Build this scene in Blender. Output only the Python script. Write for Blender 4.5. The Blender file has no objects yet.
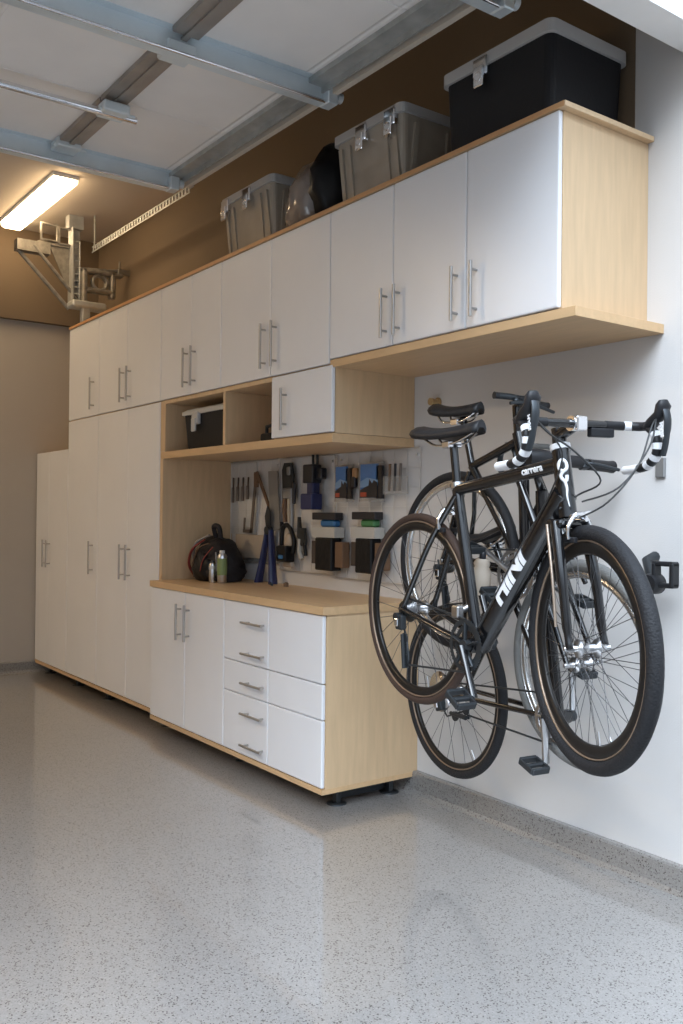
import bpy, bmesh, math, random
from mathutils import Vector, Matrix, Euler
random.seed(7)
PI = math.pi
S = bpy.context.scene
COL = S.collection

# ------------------------------------------------------------------ camera
cam_d = bpy.data.cameras.new('camera'); cam = bpy.data.objects.new('camera', cam_d); COL.objects.link(cam)
Fw = Vector((-0.80850576, 0.58846687, 0.00501688)); Rt = Vector((0.58848428, 0.80843958, 0.01056873)); Up = Vector((-0.00216351, -0.01149724, 0.99993156))
cam.matrix_world = Matrix(((Rt.x, Up.x, -Fw.x, 3.2079), (Rt.y, Up.y, -Fw.y, -2.77935), (Rt.z, Up.z, -Fw.z, 1.29019), (0, 0, 0, 1)))
cam_d.sensor_fit = 'VERTICAL'; cam_d.sensor_height = 36; cam_d.lens = 908.99 / 1024 * 36
cam_d.shift_y = -2.92 / 1024; cam_d.clip_start = 0.05
S.camera = cam

# ------------------------------------------------------------------ world, lights, exposure
w = bpy.data.worlds.new('sky'); S.world = w; w.use_nodes = True
bg = w.node_tree.nodes['Background']; bg.inputs[1].default_value = 1.0
_n = w.node_tree.nodes; _l = w.node_tree.links      # dull surroundings near the horizon, bright overcast sky above them
_tc = _n.new('ShaderNodeTexCoord'); _sx = _n.new('ShaderNodeSeparateXYZ'); _l.new(_tc.outputs['Generated'], _sx.inputs[0])
_cr = _n.new('ShaderNodeValToRGB'); _l.new(_sx.outputs['Z'], _cr.inputs[0]); _l.new(_cr.outputs[0], bg.inputs[0])
_e = _cr.color_ramp.elements; _e[0].position = 0.0; _e[0].color = (0.42, 0.42, 0.42, 1); _e[1].position = 1.0; _e[1].color = (3.4, 4.1, 5.0, 1)
for _p, _c in ((0.12, (0.30, 0.31, 0.33, 1)), (0.34, (1.15, 1.35, 1.6, 1)), (0.62, (3.0, 3.6, 4.3, 1))):
    _x = _cr.color_ramp.elements.new(_p); _x.color = _c
sun_d = bpy.data.lights.new('hazy_sun', 'SUN'); sun_d.energy = 2.1; sun_d.angle = math.radians(36); sun_d.color = (0.84, 0.92, 1)
sun = bpy.data.objects.new('hazy_sun', sun_d); COL.objects.link(sun)
sun.rotation_euler = Vector((-0.36, 0.55, -0.62)).to_track_quat('-Z', 'Y').to_euler()
vs = S.view_settings
vs.view_transform = 'Standard'; vs.look = 'None'; vs.exposure = 0.38; vs.gamma = 1; vs.use_curve_mapping = False
LAMP = 14.0

# ------------------------------------------------------------------ materials
M = {}
def mat(name, col, rough=0.5, metal=0.0, bump=0.0, bscale=60, var=0.0, vscale=8, emit=0, alpha=1.0, trans=0.0, coat=0.0, stretch=None, spec=None):
    m = bpy.data.materials.new(name); m.use_nodes = True; nt = m.node_tree; n = nt.nodes; l = nt.links
    b = n['Principled BSDF']; b.inputs['Base Color'].default_value = (*col, 1)
    b.inputs['Roughness'].default_value = rough; b.inputs['Metallic'].default_value = metal
    b.inputs['Coat Weight'].default_value = coat; b.inputs['Transmission Weight'].default_value = trans; b.inputs['Alpha'].default_value = alpha
    if spec is not None: b.inputs['Specular IOR Level'].default_value = spec
    if emit:
        b.inputs['Emission Color'].default_value = (*col, 1); b.inputs['Emission Strength'].default_value = emit
    tc = n.new('ShaderNodeTexCoord'); mp = n.new('ShaderNodeMapping'); l.new(tc.outputs['Object'], mp.inputs[0])
    if stretch: mp.inputs['Scale'].default_value = stretch
    nz = n.new('ShaderNodeTexNoise'); l.new(mp.outputs[0], nz.inputs['Vector']); nz.inputs['Scale'].default_value = vscale; nz.inputs['Detail'].default_value = 4
    cr = n.new('ShaderNodeMapRange'); l.new(nz.outputs[0], cr.inputs[0]); cr.inputs[1].default_value = 0.3; cr.inputs[2].default_value = 0.7
    v = max(var, 0.02); cr.inputs[3].default_value = 1 - v; cr.inputs[4].default_value = 1 + v
    mx = n.new('ShaderNodeVectorMath'); mx.operation = 'SCALE'; mx.inputs[0].default_value = col; l.new(cr.outputs[0], mx.inputs['Scale'])
    l.new(mx.outputs[0], b.inputs['Base Color'])
    if bump:
        n2 = n.new('ShaderNodeTexNoise'); l.new(tc.outputs['Object'], n2.inputs['Vector']); n2.inputs['Scale'].default_value = bscale
        bp = n.new('ShaderNodeBump'); bp.inputs['Strength'].default_value = bump; bp.inputs['Distance'].default_value = 0.01
        l.new(n2.outputs[0], bp.inputs['Height']); l.new(bp.outputs[0], b.inputs['Normal'])
    M[name] = m; return m
mat('maple', (0.60, 0.425, 0.255), 0.42, var=0.06, vscale=7, stretch=(6, 6, 0.7))
mat('maple_flat', (0.58, 0.385, 0.21), 0.40, var=0.06, vscale=7, stretch=(0.7, 6, 6))
mat('maple_edge', (0.50, 0.27, 0.12), 0.5, var=0.06)
mat('laminate', (0.74, 0.74, 0.76), 0.33, var=0.02, vscale=3, bump=0.015, bscale=300)
mat('steel', (0.44, 0.42, 0.40), 0.35, 0.8)
mat('galv', (0.66, 0.72, 0.75), 0.38, 0.4, var=0.07, vscale=5, bump=0.03, bscale=30)
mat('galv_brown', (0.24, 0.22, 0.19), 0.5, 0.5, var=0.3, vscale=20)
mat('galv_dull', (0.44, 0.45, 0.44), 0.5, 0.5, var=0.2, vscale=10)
mat('stile', (0.36, 0.33, 0.30), 0.5, 0.6, var=0.12, vscale=6)
mat('chrome', (0.80, 0.80, 0.82), 0.12, 1.0)
mat('alu', (0.55, 0.55, 0.56), 0.3, 1.0)
mat('dark_metal', (0.05, 0.055, 0.06), 0.4, 0.6, spec=0.25)
mat('wall_paint_dim', (0.40, 0.36, 0.315), 0.85, var=0.02, vscale=2, bump=0.08, bscale=220)  # the wall paint again, darkened to dim the inner end of the room
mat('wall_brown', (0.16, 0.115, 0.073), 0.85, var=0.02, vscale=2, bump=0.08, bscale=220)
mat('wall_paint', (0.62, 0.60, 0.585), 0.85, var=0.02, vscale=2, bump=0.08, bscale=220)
mat('ceiling_paint', (0.56, 0.49, 0.41), 0.9, var=0.03, vscale=2, bump=0.1, bscale=150)
mat('asphalt', (0.07, 0.07, 0.07), 0.9, var=0.2, vscale=60)
mat('white_paint', (0.78, 0.78, 0.78), 0.6, var=0.02)
mat('black_frame', (0.006, 0.006, 0.007), 0.16, coat=0.5)
mat('black_plastic', (0.018, 0.018, 0.02), 0.38, spec=0.25)
mat('black_saddle', (0.02, 0.02, 0.022), 0.42, bump=0.1, bscale=80, spec=0.25)
mat('tyre', (0.018, 0.018, 0.020), 0.62, bump=0.35, bscale=160, spec=0.25)
mat('tyre_brown', (0.055, 0.035, 0.028), 0.6, bump=0.2, bscale=160, spec=0.25)
mat('tyre_grey', (0.16, 0.16, 0.155), 0.7, bump=0.3, bscale=160)
mat('rim_black', (0.02, 0.018, 0.017), 0.3, 0.3, spec=0.25)
mat('rim_tan', (0.30, 0.22, 0.16), 0.4, 0.5)
mat('rim_silver', (0.62, 0.61, 0.6), 0.25, 0.9)
mat('spoke', (0.10, 0.10, 0.105), 0.3, 0.8)
mat('white_tape', (0.80, 0.80, 0.82), 0.5, bump=0.1)
mat('graphic_white', (0.82, 0.82, 0.84), 0.4)
mat('cable', (0.03, 0.03, 0.03), 0.4)
mat('copper_fork', (0.50, 0.40, 0.32), 0.3, 0.7)
mat('bottle_tan', (0.42, 0.35, 0.28), 0.5)
mat('bin_black', (0.012, 0.012, 0.014), 0.5, bump=0.05, spec=0.25)
mat('lid_grey', (0.44, 0.43, 0.42), 0.45)
mat('tub_clear', (0.42, 0.36, 0.29), 0.25, alpha=0.85, coat=0.5, var=0.12, vscale=5)
mat('tub_dark', (0.05, 0.055, 0.06), 0.35)
mat('bag_plastic', (0.22, 0.18, 0.155), 0.16, bump=0.9, bscale=14, coat=0.6, var=0.2)
mat('bag_black', (0.008, 0.008, 0.009), 0.4, bump=0.4, bscale=20, spec=0.25)
mat('backpack', (0.02, 0.017, 0.018), 0.6, bump=0.4, bscale=40, var=0.3, spec=0.25)
mat('red_fabric', (0.25, 0.035, 0.025), 0.6)
mat('grey_fabric', (0.30, 0.28, 0.26), 0.6)
mat('green_label', (0.20, 0.26, 0.10), 0.4)
mat('blue_handle', (0.018, 0.024, 0.09), 0.4)
mat('blue_bright', (0.03, 0.14, 0.32), 0.4)
mat('green_bright', (0.06, 0.20, 0.07), 0.5)
mat('blade_grey', (0.27, 0.27, 0.27), 0.4, 0.5)
mat('sheet_white', (0.56, 0.55, 0.53), 0.6)
mat('wire', (0.62, 0.60, 0.57), 0.4, 0.5)
mat('wire_dark', (0.16, 0.13, 0.11), 0.4, 0.5)
mat('pocket', (0.55, 0.52, 0.48), 0.15, alpha=0.28, coat=0.5)
mat('pocket_dark', (0.07, 0.05, 0.04), 0.3, alpha=0.85)
mat('paper', (0.46, 0.44, 0.40), 0.7)
mat('brown_card', (0.16, 0.09, 0.05), 0.7)
mat('photo_blue', (0.07, 0.20, 0.48), 0.25)
mat('photo_pale', (0.22, 0.38, 0.60), 0.25)
mat('photo_dark', (0.015, 0.015, 0.02), 0.3)
mat('photo_red', (0.35, 0.06, 0.03), 0.3)
mat('wood_handle', (0.45, 0.30, 0.14), 0.5)
mat('amber', (0.40, 0.22, 0.10), 0.3)
mat('fill_glow', (1.0, 0.74, 0.44), 0.5, emit=88)  # much stronger lens, for the added light out of view
mat('lamp_glow', (1.0, 0.74, 0.44), 0.5, emit=LAMP)
# epoxy floor with colour flakes
def floor_mat(name, base, rough):
    m = bpy.data.materials.new(name); m.use_nodes = True; nt = m.node_tree; n = nt.nodes; l = nt.links; b = n['Principled BSDF']
    tc = n.new('ShaderNodeTexCoord')
    v1 = n.new('ShaderNodeTexVoronoi'); v1.inputs['Scale'].default_value = 260; l.new(tc.outputs['Object'], v1.inputs['Vector'])
    r1 = n.new('ShaderNodeValToRGB'); r1.color_ramp.interpolation = 'CONSTANT'
    e = r1.color_ramp.elements; e[0].position = 0; e[0].color = (0.065, 0.055, 0.05, 1)
    e[1].position = 0.075; e[1].color = (base[0] * .75, base[1] * .74, base[2] * .72, 1)
    for p, k in ((0.16, 0.97), (0.45, 1.04), (0.62, 0.93), (0.78, 1.06), (0.94, 1.18)):
        x = r1.color_ramp.elements.new(p); x.color = (base[0] * k, base[1] * k, base[2] * k, 1)
    sep = n.new('ShaderNodeSeparateColor'); l.new(v1.outputs['Color'], sep.inputs[0]); l.new(sep.outputs[0], r1.inputs[0])
    nz = n.new('ShaderNodeTexNoise'); nz.inputs['Scale'].default_value = 1.3; l.new(tc.outputs['Object'], nz.inputs['Vector'])
    mr = n.new('ShaderNodeMapRange'); mr.inputs[3].default_value = 0.92; mr.inputs[4].default_value = 1.08; l.new(nz.outputs[0], mr.inputs[0])
    mx = n.new('ShaderNodeVectorMath'); mx.operation = 'SCALE'; l.new(r1.outputs[0], mx.inputs[0]); l.new(mr.outputs[0], mx.inputs['Scale'])
    l.new(mx.outputs[0], b.inputs['Base Color'])
    b.inputs['Roughness'].default_value = rough; b.inputs['Coat Weight'].default_value = 1.0; b.inputs['Coat Roughness'].default_value = 0.05; b.inputs['Coat IOR'].default_value = 1.75
    n2 = n.new('ShaderNodeTexNoise'); n2.inputs['Scale'].default_value = 9; l.new(tc.outputs['Object'], n2.inputs['Vector'])
    bp = n.new('ShaderNodeBump'); bp.inputs['Strength'].default_value = 0.05; bp.inputs['Distance'].default_value = 0.01
    l.new(n2.outputs[0], bp.inputs['Height']); l.new(bp.outputs[0], b.inputs['Normal']); l.new(bp.outputs[0], b.inputs['Coat Normal'])
    M[name] = m
floor_mat('epoxy', (0.285, 0.27, 0.258), 0.30)
floor_mat('epoxy_curb', (0.22, 0.21, 0.20), 0.45)
# door panel of the overhead door: pale paint, fine embossed lines
def panel_mat():
    m = mat('door_panel', (0.82, 0.79, 0.76), 0.6, var=0.05, vscale=2.5)
    n = m.node_tree.nodes; l = m.node_tree.links; b = n['Principled BSDF']
    tc = n.new('ShaderNodeTexCoord'); wv = n.new('ShaderNodeTexWave'); wv.bands_direction = 'Y'; wv.inputs['Scale'].default_value = 0.55
    l.new(tc.outputs['Object'], wv.inputs['Vector'])
    mr = n.new('ShaderNodeMapRange'); mr.inputs[1].default_value = 0.0; mr.inputs[2].default_value = 0.004; l.new(wv.outputs['Fac'], mr.inputs[0])
    bp = n.new('ShaderNodeBump'); bp.inputs['Strength'].default_value = 0.6; bp.inputs['Distance'].default_value = 0.01
    l.new(mr.outputs[0], bp.inputs['Height']); l.new(bp.outputs[0], b.inputs['Normal'])
panel_mat()

# ------------------------------------------------------------------ mesh helpers
def BM(): return bmesh.new()
def box(bm, x0, x1, y0, y1, z0, z1, bev=0.0, rot=None, about=None, seg=1):
    g = bmesh.ops.create_cube(bm, size=1.0)['verts']
    for v in g:
        v.co = Vector(((x0 + x1) / 2 + v.co.x * (x1 - x0), (y0 + y1) / 2 + v.co.y * (y1 - y0), (z0 + z1) / 2 + v.co.z * (z1 - z0)))
    if bev:
        es = {e for v in g for e in v.link_edges}
        g = bmesh.ops.bevel(bm, geom=list(es), offset=bev, segments=seg, affect='EDGES', profile=0.5, clamp_overlap=True)['verts']
    if rot:
        a = Vector(about) if about else Vector(((x0 + x1) / 2, (y0 + y1) / 2, (z0 + z1) / 2))
        R = Euler(rot).to_matrix()
        if bev:
            pass
        for v in set(g): v.co = a + R @ (v.co - a)
    return bm
def tube(bm, pts, r, n=10, closed=False, flat=1.0):
    pts = [Vector(p) for p in pts]; k = len(pts)
    rs = r if isinstance(r, (list, tuple)) else [r] * k
    rings = []; prev = None
    for i, p in enumerate(pts):
        if closed: t = (pts[(i + 1) % k] - pts[i - 1])
        else: t = (pts[min(i + 1, k - 1)] - pts[max(i - 1, 0)])
        t.normalize()
        if prev is None:
            a = Vector((0, 0, 1)) if abs(t.z) < 0.9 else Vector((1, 0, 0))
            u = t.cross(a).normalized()
        else: u = (prev - t * prev.dot(t)).normalized()
        prev = u; v = t.cross(u)
        rings.append([bm.verts.new(p + (u * math.cos(2 * PI * j / n) + v * flat * math.sin(2 * PI * j / n)) * rs[i]) for j in range(n)])
    m = k if closed else k - 1
    for i in range(m):
        A, B = rings[i], rings[(i + 1) % k]
        for j in range(n): f = bm.faces.new((A[j], A[(j + 1) % n], B[(j + 1) % n], B[j])); f.smooth = True
    if not closed:
        bm.faces.new([bm.verts.new(q.co) for q in reversed(rings[0])]); bm.faces.new([bm.verts.new(q.co) for q in rings[-1]])
    return bm
def smooth_path(pts, n=6):
    P = [Vector(p) for p in pts]; out = []
    for i in range(len(P) - 1):
        a = P[max(i - 1, 0)]; b = P[i]; c = P[i + 1]; d = P[min(i + 2, len(P) - 1)]
        for j in range(n):
            t = j / n
            out.append(0.5 * ((2 * b) + (c - a) * t + (2 * a - 5 * b + 4 * c - d) * t * t + (3 * b - a - 3 * c + d) * t ** 3))
    out.append(P[-1]); return out
def torus(bm, c, R, ra, rb, axis='Y', n=72, m=12, rz=0.0):
    # ra radial half size, rb axial half size
    c = Vector(c); rot = Matrix.Rotation(rz, 3, 'Z')
    rings = []
    for i in range(n):
        a = 2 * PI * i / n; ring = []
        for j in range(m):
            b = 2 * PI * j / m; rr = R + ra * math.cos(b); q = rb * math.sin(b)
            if axis == 'Y': p = Vector((rr * math.cos(a), q, rr * math.sin(a)))
            elif axis == 'Z': p = Vector((rr * math.cos(a), rr * math.sin(a), q))
            else: p = Vector((q, rr * math.cos(a), rr * math.sin(a)))
            ring.append(bm.verts.new(c + rot @ p))
        rings.append(ring)
    for i in range(n):
        A, B = rings[i], rings[(i + 1) % n]
        for j in range(m): f = bm.faces.new((A[j], A[(j + 1) % m], B[(j + 1) % m], B[j])); f.smooth = True
    return bm
def lathe(bm, prof, c=(0, 0, 0), axis='Z', n=24, rz=0.0):
    c = Vector(c); rot = Matrix.Rotation(rz, 3, 'Z'); rings = []
    for r, h in prof:
        ring = []
        for j in range(n):
            a = 2 * PI * j / n
            if axis == 'Z': p = Vector((r * math.cos(a), r * math.sin(a), h))
            elif axis == 'Y': p = Vector((r * math.cos(a), h, r * math.sin(a)))
            else: p = Vector((h, r * math.cos(a), r * math.sin(a)))
            ring.append(bm.verts.new(c + rot @ p))
        rings.append(ring)
    for i in range(len(rings) - 1):
        for j in range(n): f = bm.faces.new((rings[i][j], rings[i][(j + 1) % n], rings[i + 1][(j + 1) % n], rings[i + 1][j])); f.smooth = True
    bm.faces.new([bm.verts.new(q.co) for q in reversed(rings[0])]); bm.faces.new([bm.verts.new(q.co) for q in rings[-1]]); return bm
def prism(bm, outline, y0, y1, axis='Y'):
    def P(a, b, y): return Vector((a, y, b)) if axis == 'Y' else (Vector((a, b, y)) if axis == 'Z' else Vector((y, a, b)))
    A = [bm.verts.new(P(a, b, y0)) for a, b in outline]; B = [bm.verts.new(P(a, b, y1)) for a, b in outline]
    bm.faces.new(A); bm.faces.new(list(reversed(B))); n = len(A)
    for i in range(n): bm.faces.new((A[i], B[i], B[(i + 1) % n], A[(i + 1) % n]))
    return bm
def root_matrix(o):
    while o.parent: o = o.parent
    return Matrix.Translation(o.location) @ o.rotation_euler.to_matrix().to_4x4()
def obj(name, bm, m, parent=None, local=False, flatshade=False):
    if parent is not None and not local: bm.transform(root_matrix(parent).inverted())
    bmesh.ops.recalc_face_normals(bm, faces=bm.faces)
    me = bpy.data.meshes.new(name); bm.to_mesh(me); bm.free()
    ms = m if isinstance(m, (list, tuple)) else [m]
    for x in ms: me.materials.append(M[x])
    o = bpy.data.objects.new(name, me); COL.objects.link(o)
    if parent is not None: o.parent = parent
    return o
def thing(name, label, cat, loc=(0, 0, 0), rot=(0, 0, 0), group=None):
    o = bpy.data.objects.new(name, None); COL.objects.link(o); o.empty_display_size = 0.05
    o.location = loc; o.rotation_euler = rot; o['label'] = label; o['category'] = cat
    if group: o['group'] = group
    return o
def single(name, bm, m, label, cat, group=None, org=None):
    if org is not None: bm.transform(Matrix.Translation(-Vector(org)))
    o = obj(name, bm, m)
    if org is not None: o.location = org
    o['label'] = label; o['category'] = cat
    if group: o['group'] = group
    return o
def struct(name, bm, m):
    o = obj(name, bm, m); o['kind'] = 'structure'; return o

# ------------------------------------------------------------------ setting
XF = -4.113      # far wall
D = 0.476        # cabinet front plane at y = -D
struct('floor', box(BM(), XF - .1, 2.1, -7.5, 0.1, -0.1, 0), 'epoxy')
struct('driveway', box(BM(), 2.1, 12.0, -12, 4, -0.12, -0.012), 'asphalt')
struct('wall_right', box(BM(), XF - .1, 3.4, 0.0, 0.12, 0, 3.5), 'wall_paint')
struct('wall_far', box(BM(), XF - .12, XF, -6.2, 0.0, 0, 3.5), 'wall_paint_dim')
struct('wall_left', box(BM(), XF - .1, 1.50, -6.2, -6.05, 0, 3.5), 'wall_paint_dim')
struct('ceiling', box(BM(), XF - .1, 1.377, -6.2, 0.12, 3.5, 3.6), 'ceiling_paint')
struct('wall_front', box(BM(), 1.378, 1.50, -6.2, 0.0, 2.88, 4.3), 'white_paint')
def curb_profile(bm, along, a0, a1, off, sgn, h=0.105, t=0.035):
    pr = [(0, 0), (t + .03, 0), (t + .008, .010), (t, .028), (t - .004, h - .006), (t - .012, h), (0, h)]
    if along == 'X': prism(bm, [(off + sgn * a, b) for a, b in pr], a0, a1, 'X')
    else: prism(bm, [(off + sgn * a, b) for a, b in pr], a0, a1, 'Y')
    return bm
struct('baseboard_right', curb_profile(BM(), 'X', XF, 3.4, 0, -1), 'epoxy_curb')
struct('baseboard_far', curb_profile(BM(), 'Y', -6.05, -0.035, XF, 1, 0.095), 'epoxy_curb')
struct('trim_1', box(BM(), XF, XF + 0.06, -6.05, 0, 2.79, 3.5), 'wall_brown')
struct('shade_board', box(BM(), XF, 1.17, -0.004, 0, 2.60, 3.5), 'wall_brown')  # thin brown board added to hold the shade of the upper wall

# ------------------------------------------------------------------ cabinets
def bar_handle(parent, x, z0, z1, y, horiz=False, x1=None):
    bm = BM(); yb = y - 0.032
    if horiz:
        tube(bm, [(x, yb, z0), (x1, yb, z0)], 0.0062, 10)
        for q in (x + .03, x1 - .03): tube(bm, [(q, y + .0005, z0), (q, yb, z0)], 0.005, 8)
    else:
        tube(bm, [(x, yb, z0), (x, yb, z1)], 0.0065, 10)
        for q in (z0 + .03, z1 - .03): tube(bm, [(x, y + .0005, q), (x, yb, q)], 0.005, 8)
    return obj('handle', bm, 'steel', parent)
def carcass(t, x0, x1, z0, z1, y0=None, y1=-0.001, m='maple', th=0.018):
    bm = BM(); y0 = -D + .0195 if y0 is None else y0
    box(bm, x0, x0 + th, y0, y1, z0, z1); box(bm, x1 - th, x1, y0, y1, z0, z1)
    box(bm, x0 + th, x1 - th, y0, y1, z0, z0 + th); box(bm, x0 + th, x1 - th, y0, y1, z1 - th, z1)
    box(bm, x0 + th, x1 - th, y1 - .008, y1, z0 + th, z1 - th)
    return obj('body', bm, m, t)
def door(t, x0, x1, z0, z1, handles=(), hz=(0, 0), name='door'):
    g = 0.0017
    d = obj(name, box(BM(), x0 + g, x1 - g, -D, -D + .019, z0 + g, z1 - g, bev=0.0055, seg=3), 'laminate', t)
    for hx in handles: bar_handle(d, hx, hz[0], hz[1], -D)
    return d
def cabinet(name, label, x0, x1, z0, z1, splits, handles, hz, group=None, cat='cabinet'):
    t = thing(name, label, cat, ((x0 + x1) / 2, -D / 2, z0), group=group)
    carcass(t, x0 + .001, x1 - .001, z0, z1)
    xs = [x0] + list(splits) + [x1]
    for i in range(len(xs) - 1):
        door(t, xs[i], xs[i + 1], z0 + .002, z1, [h for h in handles if xs[i] < h < xs[i + 1]], hz)
    return t
ZB0, ZB1, ZC, ZT = 0.080, 0.102, 0.888, 1.945
DT, DB = 0.476, 0.540   # depth of tall / upper units and of the bench units
# base board under the whole run, its feet
single('base_board', prism(BM(), [(XF + .012, -.04), (XF + .012, -DT), (-1.755, -DT), (-1.755, -DB), (.010, -DB), (.010, -.001), (-1.8, -.001)], ZB0, ZB1, 'Z'), 'maple_flat', 'long maple board running under all the floor cabinets', 'board', org=(-2.0, -.25, ZB0))
def foot(x, y, label):
    t = thing('levelling_foot', label, 'cabinet foot', (x, y, 0), group='metal feet under the cabinets')
    obj('post', box(BM(), x - .018, x + .018, y - .012, y + .012, 0.006, ZB0 - .0005, bev=.002), 'dark_metal', t)
    obj('base_plate', lathe(BM(), [(.045, 0), (.045, .004), (.02, .008)], (x, y, 0), 'Z', 20), 'dark_metal', t)
foot(-0.075, -0.40, 'black metal foot under the front corner nearest the bicycles')
foot(-0.075, -0.10, 'black metal foot near the wall, under the bicycle end of the drawers')
for i, x in enumerate((-0.93, -1.84, -2.79, -3.37, -4.0)):
    foot(x, -0.38, ['black metal foot below the join of drawers and two-door base cabinet', 'black metal foot below the left end of the countertop', 'black metal foot below the single tall door',
                    'black metal foot below the step down to the short cabinet', 'black metal foot beside the far wall'][i])
single('brace_plate', box(BM(), -.10, -.094, -.385, -.115, .012, .0765), 'dark_metal', 'thin dark brace plate between the two feet under the drawer end', 'brace', org=(-.097, -.25, .012))
cabinet('wardrobe_cabinet', 'short white two-door floor cabinet standing in the far corner', XF + .012, -3.385, ZB1, 1.745, (-3.80,), (-3.845, -3.76), (.855, 1.065))
cabinet('tall_cabinet', 'tall white single-door cabinet right of the short corner cabinet', -3.378, -2.785, ZB1, ZT, (), (-2.865,), (.856, 1.084))
cabinet('tall_cabinet', 'tall white two-door cabinet beside the workbench, widest of the tall ones', -2.783, -1.800, ZB1, ZT, (-2.275,), (-2.325, -2.225), (.856, 1.08))
D = DB
cabinet('base_cabinet', 'low white two-door base cabinet under the left half of the countertop', -1.757, -0.872, ZB1, ZC - .036, (-1.312,), (-1.362, -1.262), (.587, .786))
# drawers
t = thing('drawer_cabinet', 'low white drawer cabinet with five bar handles under the right end of the countertop', 'cabinet', (-.48, -.24, ZB1))
carcass(t, -0.870, 0.008, ZB1, ZC - .036)
for (a, b, hs) in ((.553, ZC - .037, (.757, .607)), (.397, .553, (.463,)), (ZB1 + .002, .397, (.315, .163))):
    d1 = door(t, -.871, -.44, a, b, name='drawer')
    for h in hs: bar_handle(d1, -.648, h, h, -D, True, -.452)
    door(t, -.44, 0.006, a, b, name='drawer')
# countertop
single('countertop', prism(BM(), [(-1.760, -D - .008), (0.016, -D - .008), (0.016, -0.001), (-1.760, -0.001)], ZC - .035, ZC, 'Z'), 'maple_flat', 'maple countertop over the low base cabinets', 'countertop', org=(-.93, -.24, ZC - .035))
D = DT
# upper row
ZU1 = 2.618
HU = (1.99, 2.211)
cabinet('upper_cabinet', 'white single-door upper cabinet at the far left end of the top row', -3.378, -2.785, ZT + .002, ZU1, (), (-2.877,), HU)
cabinet('upper_cabinet', 'white two-door upper cabinet above the widest tall cabinet', -2.783, -1.800, ZT + .002, ZU1, (-2.30,), (-2.352, -2.245), HU)
cabinet('upper_cabinet', 'white two-door upper cabinet above the open shelf with the black bin', -1.798, -1.058, ZT + .002, ZU1, (-1.40,), (-1.445, -1.35), HU)
cabinet('upper_cabinet', 'white two-door upper cabinet in mid row under the bag and the clear tub end', -1.056, -0.062, ZT + .002, ZU1, (-.555,), (-.602, -.503), HU)
cabinet('upper_cabinet', 'big white three-door upper cabinet at the right end with maple side', -0.060, 1.229, 1.966, ZU1, (.378, .797), (.339, .42, .752, .853), (2.0, 2.2))
t = thing('cabinet_top_board', 'long thin maple board on top of the whole upper row', 'board', (-1, -.24, ZU1))
obj('panel', box(BM(), -3.378, 1.255, -D - .004, -0.005, ZU1 + .001, 2.637, bev=.001), 'maple', t)
obj('edge_band', box(BM(), -3.378, 1.250, -D - .006, -D - .0041, ZU1 + .001, 2.6368), 'maple_edge', t)
single('cabinet_bottom_board', box(BM(), -0.058, 1.298, -D + .004, -0.001, 1.932, 1.965, bev=.001), 'maple_flat', 'thick maple board under the big right upper cabinet', 'board', org=(.6, -.24, 1.93))
# lower uppers: open shelf + small door
t = thing('shelf_unit', 'open maple shelf unit with two niches below the upper cabinets', 'shelf', (-1.16, -.24, 1.604))
bm = BM(); y0 = -D + .004
box(bm, -1.798, -1.735, y0, -.001, 1.645, ZT); box(bm, -1.735, -.545, -.012, -.001, 1.645, ZT - .02); box(bm, -1.735, -.545, y0, -.001, ZT - .02, ZT)
obj('body', bm, 'maple', t)
obj('divider', box(BM(), -1.030, -1.005, y0, -.012, 1.646, ZT - .0205), 'maple', t)
obj('shelf_board', box(BM(), -1.798, -0.036, y0, -.001, 1.604, 1.644, bev=.001), 'maple_flat', t)
cabinet('small_cabinet', 'small square white-door cabinet hanging right of the open niches', -0.543, -0.036, 1.6455, ZT, (), (-.408,), (1.679, 1.876))
single('side_panel', box(BM(), -1.798, -1.762, -D + .004, -.001, ZC - .03, 1.6035), 'maple', 'maple side panel left of the workbench, between countertop and shelf', 'panel', org=(-1.79, -.24, ZC))

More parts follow.
